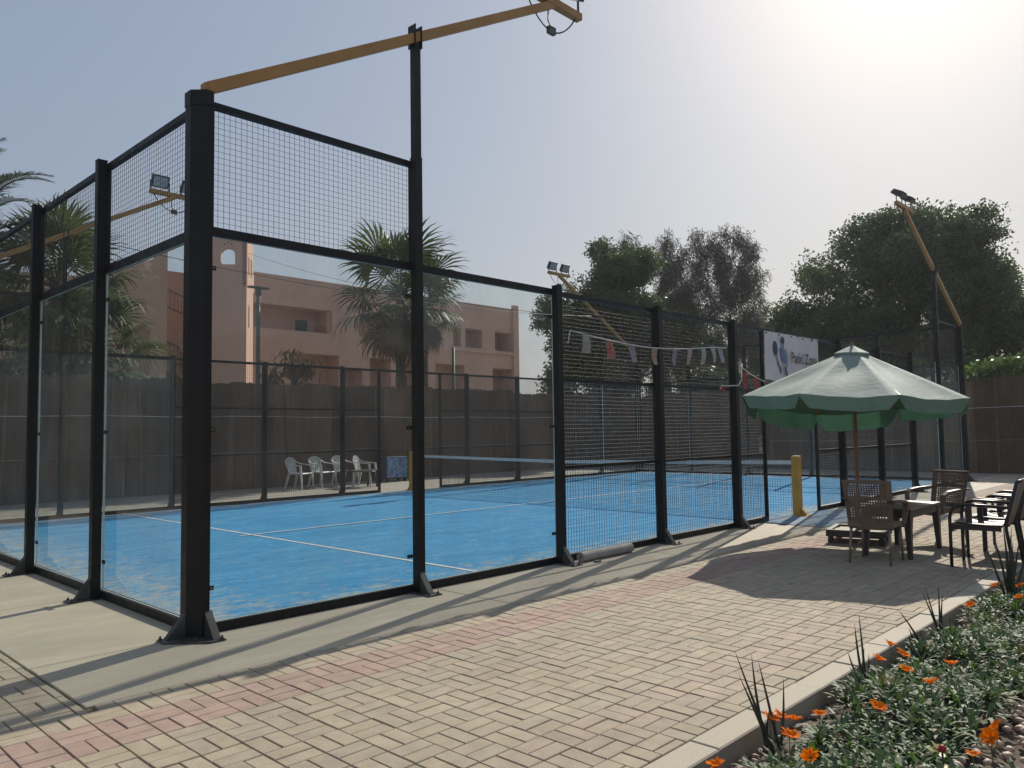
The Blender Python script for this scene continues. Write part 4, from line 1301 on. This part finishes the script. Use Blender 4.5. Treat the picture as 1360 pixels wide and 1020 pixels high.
def holed_wall(name, x0, x1, z0, z1, holes, depth, mt, parent, y=0.0, back_mt=None):
    """front wall at y with rectangular recesses (x0,x1,z0,z1[,back material])"""
    m = MB(); xsx = sorted(set([x0, x1] + [v for h in holes for v in h[:2]])); zsz = sorted(set([z0, z1] + [v for h in holes for v in h[2:4]]))
    for a, b_ in zip(xsx[:-1], xsx[1:]):
        for c, d in zip(zsz[:-1], zsz[1:]):
            cx, cz = (a + b_) / 2, (c + d) / 2
            if any(h[0] < cx < h[1] and h[2] < cz < h[3] for h in holes): continue
            m.face([(a, y, c), (b_, y, c), (b_, y, d), (a, y, d)])
    for h in holes:
        a, b_, c, d = h[:4]; e = y + depth
        m.face([(a, y, c), (a, e, c), (a, e, d), (a, y, d)]); m.face([(b_, y, c), (b_, y, d), (b_, e, d), (b_, e, c)])
        m.face([(a, y, d), (a, e, d), (b_, e, d), (b_, y, d)]); m.face([(a, y, c), (b_, y, c), (b_, e, c), (a, e, c)])
        m.face([(a, e, c), (b_, e, c), (b_, e, d), (a, e, d)])
    m.face([(x0, y, z1), (x1, y, z1), (x1, y + 8, z1), (x0, y + 8, z1)])
    m.face([(x0, y, z0), (x0, y, z1), (x0, y + 8, z1), (x0, y + 8, z0)]); m.face([(x1, y, z0), (x1, y + 8, z0), (x1, y + 8, z1), (x1, y, z1)])
    return m.build(name, mt, parent)


H = [(-.6, 5.09, 7.96, 9.47), (2.2, 5.6, 3.6, 6.57), (5.68, 7.45, 3.2, 5.76), (8.06, 9.84, 3.4, 6.57), (7.2, 13.9, 7.96, 9.44),
     (15.7, 16.45, 7.9, 9.35), (16.9, 18.7, 7.9, 9.35), (20.1, 22.0, 7.85, 9.33), (13.9, 16.8, 3.4, 6.5), (19.8, 22.2, 3.4, 6.44), (11.0, 13.0, 3.4, 6.5)]
holed_wall('wall', -2.0, 22.4, -.2, 11.33, H, 1.5, pink, bd)
for (x, z0, z1, w, y) in ((3.7, 7.1, 8.9, .85, 1.46), (3.1, 3.2, 5.7, .75, 1.46), (8.6, 3.2, 5.6, .9, 1.46), (14.6, 3.2, 5.6, .9, 1.46), (10.4, 7.0, 8.9, .85, 1.46), (17.6, 7.95, 9.0, .7, 1.46), (12.0, 3.2, 5.6, .8, 1.46)):
    d_ = MB().box(x - w / 2, x + w / 2, y, y + .03, z0, z1).build('door', teal, bd)
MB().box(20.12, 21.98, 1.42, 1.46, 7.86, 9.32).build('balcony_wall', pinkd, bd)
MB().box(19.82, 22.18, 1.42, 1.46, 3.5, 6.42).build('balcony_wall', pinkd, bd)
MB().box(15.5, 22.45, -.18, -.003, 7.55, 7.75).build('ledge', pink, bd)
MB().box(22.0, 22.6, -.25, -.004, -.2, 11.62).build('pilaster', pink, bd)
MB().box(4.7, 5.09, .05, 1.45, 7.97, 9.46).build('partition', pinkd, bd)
vent_shade_m = M('vent_shadow', (.15, .08, .065), None, 5, .9)  # vents are flat plates; the shade inside them is in this colour
for x in (6.0, 6.3, 6.6): MB().extr([(x, -.006, 10.75), (x + .14, -.006, 10.75), (x + .07, -.006, 10.9)], (0, .004, 0)).build('vent_hole', vent_shade_m, bd)


def arch_pts(cx, z0, z1, w, n=8):
    return [(cx - w / 2, z0), (cx + w / 2, z0)] + [(cx + w / 2 * math.cos(t), z1 - w / 2 + w / 2 * math.sin(t)) for t in [math.pi * k / n for k in range(n + 1)]]


def arch_wall(m, w, z0, z1, holes, y, th):
    """wall 0..w in local x, arched holes (cx, z0, z1, w); front face y, thickness th"""
    def strip(a, b_, c, d):
        m.box(a, b_, y, y + th, c, d)
    xc = 0
    for (cx, a, b_, hw) in sorted(holes):
        strip(xc, cx - hw / 2, z0, z1); strip(cx - hw / 2, cx + hw / 2, z0, a)
        n = 8
        for k in range(n):
            t0, t1 = math.pi * k / n, math.pi * (k + 1) / n
            xa, xb = cx - hw / 2 * math.cos(t0), cx - hw / 2 * math.cos(t1); za, zb = b_ - hw / 2 + hw / 2 * math.sin(t0), b_ - hw / 2 + hw / 2 * math.sin(t1)
            m.add([(xa, y, za), (xb, y, zb), (xb, y, z1), (xa, y, z1), (xa, y + th, za), (xb, y + th, zb), (xb, y + th, z1), (xa, y + th, z1)],
                  [(0, 1, 2, 3), (4, 7, 6, 5), (0, 4, 5, 1), (3, 2, 6, 7)])
        xc = cx + hw / 2
    strip(xc, w, z0, z1)


tw = thing('stair_tower', (17.35, 32.8, 0), 'pink square tower with an arched belfry opening and sunlit right face', 'tower', rz=R(0))
# local frame: left face runs from the near corner to the left, right face to the right
W = 1.9


def face_obj(name, ang, holes, z0, z1, mt=pink, flip=False):
    m = MB(); arch_wall(m, W, z0, z1, holes, 0, .22)
    o = m.build(name, mt, tw); return o


la, ra = R(-38), R(52)
for (nm, off, ang, hol) in (('wall', (-W * math.cos(la), -W * math.sin(la), 0), la, [(.95, 10.45, 11.30, .72)]), ('wall', (0, 0, 0), ra, [(.62, 10.0, 11.0, .32), (1.30, 10.0, 11.0, .32), (.63, 7.2, 8.4, .30)][:2])):
    o = face_obj(nm, ang, hol, 9.3, 11.85); o.location = off; o.rotation_euler = (0, 0, ang)
# rear faces of the belfry
vx, vy = W * math.cos(ra), W * math.sin(ra)
o = face_obj('wall', la, [], 9.3, 10.3); o.location = (-W * math.cos(la) + vx, -W * math.sin(la) + vy, 0); o.rotation_euler = (0, 0, la)
lx, ly = -W * math.cos(la), -W * math.sin(la)
o = face_obj('wall', ra, [], 9.3, 10.3); o.location = (lx, ly, 0); o.rotation_euler = (0, 0, ra)
m = MB(); m.prism([(0, 0), (vx, vy), (vx + lx, vy + ly), (lx, ly)], -.2, 9.297); m.build('shaft', pink, tw)
m = MB(); m.extr([(.5, -.02, 7.2), (.78, -.02, 7.2), (.78, -.02, 8.2), (.64, -.02, 8.4), (.5, -.02, 8.2)], (0, .015, 0)); o = m.build('window', M('terracotta', (.32, .13, .08), None, 4, .8), tw); o.rotation_euler = (0, 0, ra)
for u in (.78, .95, 1.12):
    o = MB().extr([(u - .05, -.012, 11.5 + (.07 if u == .95 else 0)), (u + .05, -.012, 11.5 + (.07 if u == .95 else 0)), (u, -.012, 11.6 + (.07 if u == .95 else 0))], (0, .008, 0)).build('vent_hole', vent_shade_m, tw); o.location = (lx, ly, 0); o.rotation_euler = (0, 0, la)

wg = thing('stair_wing', (14.45, 35.8, 0), 'pink building wing with a stepped parapet and iron stair railings left of the tower', 'building')
m = MB()
ca, sa = math.cos(R(-20)), math.sin(R(-20))
def WP(u, z, d=0): return (-u * ca + d * -sa * -1, -u * sa + d * ca, z)
outline = [(0, -.2), (7.5, -.2), (7.5, 9.6), (3.0, 9.6), (3.0, 10.35), (.62, 10.72), (.62, 10.88), (.40, 10.92), (.40, 11.1), (.2, 11.12), (.2, 11.32), (0, 11.32)]
m.extr([WP(u, z) for u, z in outline], (.35, 1.6, 0)); m.build('wall', pink, wg)
MB().tube([WP(.16, 11.3, .1), WP(.16, 11.42, .1), WP(.16, 11.5, .1)], [.09, .12, .03], 8).build('finial', pinkd, wg, True)
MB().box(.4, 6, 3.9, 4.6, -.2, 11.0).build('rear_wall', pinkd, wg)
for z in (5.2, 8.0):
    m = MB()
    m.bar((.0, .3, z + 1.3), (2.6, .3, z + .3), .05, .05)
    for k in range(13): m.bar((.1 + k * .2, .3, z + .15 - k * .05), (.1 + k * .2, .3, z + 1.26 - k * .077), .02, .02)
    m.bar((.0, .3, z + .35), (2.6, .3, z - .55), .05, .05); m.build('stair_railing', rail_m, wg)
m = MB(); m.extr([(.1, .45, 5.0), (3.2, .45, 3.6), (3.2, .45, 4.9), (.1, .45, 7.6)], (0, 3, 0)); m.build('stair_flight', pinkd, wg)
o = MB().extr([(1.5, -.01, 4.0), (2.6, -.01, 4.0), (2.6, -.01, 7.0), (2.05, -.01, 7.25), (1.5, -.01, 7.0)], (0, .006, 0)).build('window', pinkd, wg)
o.rotation_euler = (0, 0, R(-20)); o.location = Vector(WP(3.4, 0, 0)); 
for u, z in ((2.0, 9.55), (2.25, 9.72), (2.5, 9.55)):
    o = MB().extr([(-.09, -.012, z), (.09, -.012, z), (0, -.012, z + .16)], (0, .008, 0)).build('vent_hole', vent_shade_m, wg); o.location = WP(u, 0, 0); o.rotation_euler = (0, 0, R(-20))

# ------------------------------------------------------------------ flower bed
bed = link('flower_bed', None)
tag(bed, 'flower bed of soil and rubble stones along the kerb', kind='structure')
NXB, NYB = 90, 40
V = []; F = []
for i in range(NXB + 1):
    for j in range(NYB + 1):
        x = -3.2 + 18 * i / NXB; y = -3.85 - 4.2 * j / NYB
        V.append((x, y, -.115 + .02 * math.sin(x * 3.1) * math.cos(y * 4) + random.uniform(-.008, .008)))
for i in range(NXB):
    for j in range(NYB):
        a = i * (NYB + 1) + j; F.append((a, a + NYB + 1, a + NYB + 2, a + 1)[::-1])
MB().add(V, F).build('soil', soil_m, bed, True)


def rock(seed, sx, sy, sz, rough=.22, sub=1):
    bm = bmesh.new(); bmesh.ops.create_icosphere(bm, subdivisions=sub, radius=1); r = random.Random(seed)
    for v in bm.verts:
        k = 1 + r.uniform(-rough, rough); v.co = Vector((v.co.x * sx * k, v.co.y * sy * k, v.co.z * sz * k))
    me = bpy.data.meshes.new('stone'); bm.to_mesh(me); bm.free(); return me


rocks = [rock(s, .03, .021, .015) for s in range(6)]
for me in rocks: me.materials.append(stone_m)
pebs = [rock(s + 20, .024, .018, .014, .10, 2) for s in range(5)]
for me in pebs:
    me.materials.append(pebble_m); me.polygons.foreach_set('use_smooth', [True] * len(me.polygons))
for k in range(190):
    x = .2 + 5.6 * random.random() ** 1.5; y = -3.875 - .30 * random.random() ** 1.4
    o = link('stone', random.choice(rocks), bed); o.location = (x, y, -.095 + random.uniform(-.01, .02)); s = random.uniform(.6, 1.35)
    o.scale = (s, s, s); o.rotation_euler = (random.uniform(-.5, .5), random.uniform(-.5, .5), random.uniform(0, 6.3))
for k in range(110):
    x = 1.25 + 1.25 * random.random(); y = -4.60 - .42 * random.random() - .05 * (x - 1.3)
    o = link('pebble', random.choice(pebs), bed); s = random.uniform(.75, 1.4); o.scale = (s, s, s)
    o.location = (x, y, -.085 + random.uniform(-.012, .022)); o.rotation_euler = (random.uniform(-.4, .4), random.uniform(-.4, .4), random.uniform(0, 6.3))
m = MB()
for k in range(2600):
    x = -3 + 12 * random.random(); y = -3.87 - 3.5 * random.random() ** 1.3; s = random.uniform(.006, .02); z = -.105
    a = random.uniform(0, 6.3)
    q = [(x + s * math.cos(a + t), y + s * .8 * math.sin(a + t), z) for t in (0, 1.5, 3.0, 4.6)]
    m.add(q + [(x, y, z + s * random.uniform(.5, 1.0))], [(0, 1, 4), (1, 2, 4), (2, 3, 4), (3, 0, 4)])
tag(m.build('gravel', stone_m, bed), kind='stuff')


m = MB()
for k in range(420):
    x = -1 + 8 * random.random(); y = -3.87 - .5 * random.random() ** 1.5; a = random.uniform(0, 6.3); L = random.uniform(.012, .035); z = -.085 + random.uniform(-.01, .015)
    d = Vector((math.cos(a), math.sin(a), random.uniform(-.3, .5))); s_ = Vector((-d.y, d.x, random.uniform(-.4, .4))) * .35
    p = Vector((x, y, z)); m.face([p, p + d * L * .5 + s_ * L, p + d * L, p + d * L * .5 - s_ * L])
tag(m.build('leaf_litter', dead_m, bed), kind='stuff')


def mat_gazania():
    m, nt, b, out = new_mat('gazania_leaf')
    geo = nt.nodes.new('ShaderNodeNewGeometry')
    top = ramp(nt, noise(nt, 22, 4), [(.3, (.045, .10, .02)), (.7, (.09, .16, .035))])
    c = mixc(nt, geo.outputs['Backfacing'], top, (.115, .165, .085))
    nt.links.new(c, b.inputs['Base Color']); b.inputs['Roughness'].default_value = .55; b.inputs['Specular IOR Level'].default_value = .16
    tr = nt.nodes.new('ShaderNodeBsdfTranslucent'); tr.inputs[0].default_value = (.13, .24, .05, 1); mx = nt.nodes.new('ShaderNodeMixShader'); mx.inputs[0].default_value = .2
    nt.links.new(b.outputs[0], mx.inputs[1]); nt.links.new(tr.outputs[0], mx.inputs[2]); nt.links.new(mx.outputs[0], out.inputs[0])
    return m


gz_m = mat_gazania()


def in_bed(x, y):
    """where the ground cover grows"""
    edge = -3.985 - .06 * math.sin(x * 2.3) - .04 * math.sin(x * 5.1 + 1)
    if x < 1.1: edge -= .06
    if 1.2 < x < 2.0: edge -= .05
    if y > edge: return False
    if 1.2 < x < 2.6 and -5.15 < y < -4.585 - .05 * (x - 1.3) and x + (y + 4.6) * .8 < 2.45: return False
    return True


m = MB(); cnt = 0
while cnt < 3000:
    x = -.6 + 7.6 * random.random() ** 1.15; y = -3.95 - 1.9 * random.random()
    if not in_bed(x, y): continue
    cnt += 1
    hump = .03 + .035 * math.sin(x * 4.3 + y * 3) + .02 * math.sin(x * 9 - y * 7)
    base = Vector((x, y, -.10 + max(0, hump)))
    for k in range(random.randint(8, 13)):
        az = random.uniform(0, 6.283); el = random.uniform(.25, 1.25); L = random.uniform(.09, .17); w = random.uniform(.006, .0105)
        d = Vector((math.cos(az) * math.cos(el), math.sin(az) * math.cos(el), math.sin(el))); s = Vector((-math.sin(az), math.cos(az), 0)); nrm = s.cross(d)
        p1 = base + d * L * .5; d2 = (d - Vector((0, 0, random.uniform(.2, .75)))).normalized(); p2 = p1 + d2 * L * .32; p3 = p2 + (d2 - Vector((0, 0, .35))).normalized() * L * .22
        n0 = len(m.v); mi_ = 1 if random.random() < .05 else 0
        m.v += [tuple(v) for v in (base - s * w * .3, base + s * w * .3, p1 + s * w * .9, p1 - s * w * .9, p2 + s * w, p2 - s * w, p3)]
        for f in ((n0, n0 + 1, n0 + 2, n0 + 3), (n0 + 3, n0 + 2, n0 + 4, n0 + 5), (n0 + 5, n0 + 4, n0 + 6)):
            m.f.append(f); m.m.append(mi_)
gc = m.build('ground_cover', [gz_m, dead_m])
tag(gc, 'dense narrow silvery green leaves of the ground cover in the flower bed', 'ground cover', kind='stuff')


# flowers
def flower_mesh(seed):
    r = random.Random(seed); m = MB()
    for k in range(15):
        a = 2 * math.pi * k / 15 + r.uniform(-.08, .08); L = .052 * r.uniform(.88, 1.08); w = .0095; up_ = r.uniform(.5, 1.25)
        d = Vector((math.cos(a), math.sin(a), 0)); s = Vector((-d.y, d.x, 0))
        p0 = d * .006; p1 = d * L * .55 + Vector((0, 0, L * .30 * (up_ + .4))); p2 = d * L * .9 + Vector((0, 0, L * (.45 * up_ + .1))); p3 = d * L * 1.06 + Vector((0, 0, L * (.40 * up_ + .06)))
        z = Vector((0, 0, .0006 * (k % 3)))
        m.face([p0 - s * w * .3 + z, p1 - s * w + z, p1 + s * w + z, p0 + s * w * .3 + z]); m.face([p1 - s * w + z, p2 - s * w * .8 + z, p2 + s * w * .8 + z, p1 + s * w + z]); m.face([p2 - s * w * .8 + z, p3 + z, p2 + s * w * .8 + z])
    return m.mesh('petals', petal_m)


fms = [flower_mesh(s) for s in range(4)]
FS = .82
fl = [(.96, -3.94, 1, 'left flower of the touching pair of orange flowers behind the nearest dark spikes'), (1.02, -3.965, .9, 'right flower of the touching pair of orange flowers behind the nearest dark spikes'),
      (1.03, -4.03, .9, 'orange flower right of the touching pair by the kerb rubble'), (1.17, -4.09, .8, 'small orange flower on the bare rubble near the kerb'),
      (.82, -4.10, 1, 'orange flower in front of the touching pair, low in the bed'), (.67, -4.26, .9, 'orange flower turned sideways at the bottom edge of the bed'),
      (.33, -4.01, .9, 'orange flower cut off by the bottom edge beside the kerb'), (1.45, -4.26, 1.0, 'deep orange flower alone in the middle of the ground cover'),
      (2.28, -3.98, 1, 'left lower orange flower of the group beside the thin spikes'), (2.66, -3.92, .95, 'topmost orange flower of the group touching the kerb edge'),
      (2.48, -4.05, 1, 'right orange flower of the group beside the agave'), (2.16, -4.17, 1, 'orange flower just below the group by the thin spikes'),
      (2.02, -4.34, 1.05, 'wide orange flower below the agave'), (2.46, -4.32, 1, 'orange flower right of the agave'),
      (4.16, -4.01, 1.15, 'large light orange flower on the rubble by the kerb corner'), (5.13, -3.96, 1.1, 'orange flower in front of the nearest black chair'),
      (5.51, -4.0, 1.1, 'upper orange flower by the tall spikes at the right edge'), (5.26, -4.12, 1, 'middle orange flower at the right edge of the bed'),
      (4.72, -4.22, 1.1, 'lower orange flower at the right edge of the bed'), (1.59, -4.74, 1.0, 'upper orange flower of the pair beside the pale pebbles'),
      (1.45, -4.75, 1.0, 'lower orange flower of the pair beside the pale pebbles'), (1.19, -4.74, .7, 'small half closed orange flower among the pale pebbles')]
for i, (x, y, s, lab) in enumerate(fl):
    zt = .07 if y > -4.5 else .05
    t = thing('gazania_flower', (x, y, -.1), lab, 'flower', 'orange flowers in the bed')
    r = random.Random(i * 3 + 1)
    o = link('petals', fms[i % 4], t); s *= FS; o.location = (0, 0, zt + .1); o.scale = (s, s, s)
    tilt = (1.2, .3) if i == 5 else (r.uniform(-.35, .35), r.uniform(-.35, .35))
    if i in (19, 20): tilt = (.7, -.5)
    o.rotation_euler = (tilt[0], tilt[1], r.uniform(0, 6))
    c = MB().lathe([(.0, -.004), (.010, -.002), (.013, .003), (.010, .008), (0, .010)], 10).build('centre', petal_c, t, True); c.location = (0, 0, zt + .1); c.rotation_euler = o.rotation_euler; c.scale = (s, s, s)
    MB().tube([(r.uniform(-.03, .03), r.uniform(-.03, .03), 0), (.004, .004, .08), (0, 0, zt + .098)], .0025, 5).build('stem', stem_m, t, True)
t = thing('red_bud_plant', (1.15, -4.63, -.1), 'small plant with a red bud and yellow leaves near the pebbles', 'plant')
MB().lathe([(0, 0), (.012, .006), (.017, .016), (.013, .028), (.004, .034), (0, .034)], 10, (0, 0, .145)).build('bud', red_m, t, True)
MB().tube([(.01, -.01, 0), (.004, 0, .08), (0, 0, .148)], .005, 6).build('stem', trunk_m, t, True)
for a, L, z, el in ((.3, .07, .12, .1), (2.0, .085, .14, .35), (3.5, .06, .1, -.1), (5.2, .05, .09, .0), (1.2, .06, .15, .5)):
    m = MB(); d = Vector((math.cos(a) * math.cos(el), math.sin(a) * math.cos(el), math.sin(el))); s_ = Vector((-math.sin(a), math.cos(a), 0)); p = Vector((0, 0, z))
    m.face([p, p + d * L * .5 + s_ * .014, p + d * L, p + d * L * .5 - s_ * .014]); m.build('leaf', yel_leaf, t)


# dark spiky plants: leaves given by the tips they reach, measured from the plant's foot
def spiky(loc, tips, label, r0=.0075):
    t = thing('spiky_plant', loc, label, 'plant', 'dark spiky plants in the bed')
    for (dx, dy, dz, curve) in tips:
        b0 = Vector((random.uniform(-.03, .03), random.uniform(-.03, .03), 0)); tip = Vector((dx, dy, dz)); side = Vector((-dy, dx, 0))
        if side.length > 0: side.normalize()
        pts = [b0.lerp(tip, u) + side * curve * math.sin(math.pi * u) for u in [k / 6 for k in range(7)]]
        MB().tube(pts, [r0 * f for f in (.8, 1, 1, .9, .72, .48, .08)], 6).build('leaf', spike_m, t, True)
    return t


spiky((.93, -3.97, -.11), [(-.05, .16, .50, .02), (-.09, .12, .40, .015), (.04, .12, .47, .015), (.05, .09, .44, 0), (.12, .0, .36, -.01), (.03, .03, .24, .01)], 'nearest cluster of dark upright spiky leaves beside the kerb')
spiky((2.20, -3.93, -.11), [(-.01, .02, .46, .01), (-.10, .06, .25, .0), (.0, .0, .26, .0), (-.03, .04, .40, -.02), (.04, -.01, .22, 0)], 'thin dark spikes standing by the group of orange flowers')
spiky((3.52, -3.99, -.11), [(-.10, .10, .40, .01), (-.06, .09, .42, 0), (.0, .02, .44, 0), (.02, .0, .38, .01), (-.02, .02, .25, 0), (.03, -.04, .22, 0)], 'dark spikes in front of the large umbrella shadow by the kerb')
spiky((5.35, -4.03, -.11), [(-.22, .12, .50, .0), (-.1, .1, .62, .02), (.05, .05, .70, .0), (.12, .0, .66, .02), (.2, -.05, .60, 0), (.02, -.02, .55, 0), (.28, -.1, .5, 0), (-.05, .02, .42, 0)], 'tall dark spikes at the right edge in front of the black chairs', .012)
spiky((-.42, -3.95, -.11), [(.02, .03, .30, .01), (-.03, .03, .22, .0), (.06, -.02, .20, 0)], 'two dark spikes rising at the bottom edge of the picture')
spiky((3.35, -3.90, -.11), [(-.16, .10, .30, .02), (-.08, .06, .16, 0), (.04, .02, .12, 0)], 'short bent dark twig beside the agave')
ag = thing('agave', (2.93, -4.02, -.11), 'broad-leaved green agave among the orange flowers', 'plant')
for k in range(13):
    a = k * 2.4; el = .45 + .9 * (k / 13); L = .26 * random.uniform(.8, 1.1); m = MB()
    d = Vector((math.cos(a) * math.cos(el), math.sin(a) * math.cos(el), math.sin(el))); s_ = Vector((-math.sin(a), math.cos(a), 0)); nn = s_.cross(d) * .012
    prev = None
    for q in range(6):
        u = q / 5; w = .026 * (.75 + .5 * u if u < .4 else 1.2 * (1 - u) / .75) + .0005; c = d * L * u + Vector((0, 0, -.05 * u * u)) 
        ring = [c - s_ * w + nn * .6, c - nn * (1 - u) * .8, c + s_ * w + nn * .6, c + nn * .2]
        if prev: m.add(prev + ring, [(0, 1, 5, 4), (1, 2, 6, 5), (2, 3, 7, 6), (3, 0, 4, 7)])
        prev = ring
    m.build('leaf', agave_m, ag, True)

# ------------------------------------------------------------------ mirrored from behind the camera, plus trees added to darken the glass
pv = thing('arched_pavilion', (6, -15, -.1), 'brown arched pavilion wall seen mirrored in the court glass', 'pavilion')
m = MB(); _w = W; W_ = 16
arch_wall(m, 16, 0, 3.6, [(2.2, .3, 2.7, 1.7), (5.4, .3, 2.7, 1.7), (8.6, .3, 2.7, 1.7), (11.8, .3, 2.7, 1.7)], 0, .5)
m.build('arcade', M('pavilion_render', (.30, .235, .19), (.25, .19, .15), .8, .9), pv)
MB().box(0, 16, 3.5, 3.8, 0, 3.6).build('rear_wall', M('pavilion_dark', (.10, .075, .06), None, 1, .9), pv)
MB().box(-.3, 16.3, -.4, 4.0, 3.6, 3.85).build('roof', M('pavilion_roof', (.22, .13, .09), None, 2, .9), pv)
palm((9.5, -12.6, -.1), 5.2, 'fan palm mirrored in the first court glass', 26, 'fan', 1.2, 8, 8, group='palms mirrored in the glass')
palm((16.5, -12.2, -.1), 5.8, 'fan palm mirrored in the second court glass', 26, 'fan', 1.15, 12, 9, group='palms mirrored in the glass')
tree('added_dark_tree', (-9.0, 15.0, -.1), 'dark tree mirrored in the end glass of the court', lumps((-9.0, 15.0, 4.2), (3.2, 3.6, 3.2), 24, 1.2, 30), 9000, .34, .2, leaf_a, .3, .3, group='trees mirrored in the glass', clump=500, twig=(.4, .4, .3))  # this and the next tree are unseen, added to darken the end glass
tree('added_dark_tree', (-6.0, 22.0, -.1), 'second dark tree mirrored in the end glass of the court', lumps((-6.0, 22.0, 4.5), (3.2, 3.6, 3.4), 24, 1.2, 31), 9000, .34, .2, leaf_a, .3, .3, group='trees mirrored in the glass', clump=500, twig=(.4, .4, .3))

# ------------------------------------------------------------------ dusty air
hz = MB().box(-190, 230, -190, 230, -1.2, 16.5).build('haze', None)
hm = bpy.data.materials.new('dusty_air'); hm.use_nodes = True; nt = hm.node_tree; nt.nodes.clear()
ho = nt.nodes.new('ShaderNodeOutputMaterial'); pvn = nt.nodes.new('ShaderNodeVolumePrincipled')
pvn.inputs['Color'].default_value = (.88, .93, 1.0, 1); pvn.inputs['Density'].default_value = .00045; pvn.inputs['Anisotropy'].default_value = .45
nt.links.new(pvn.outputs[0], ho.inputs['Volume'])
hz.data.materials.clear(); hz.data.materials.append(hm)
tag(hz, 'thin dusty haze in the air over the whole place', kind='stuff')
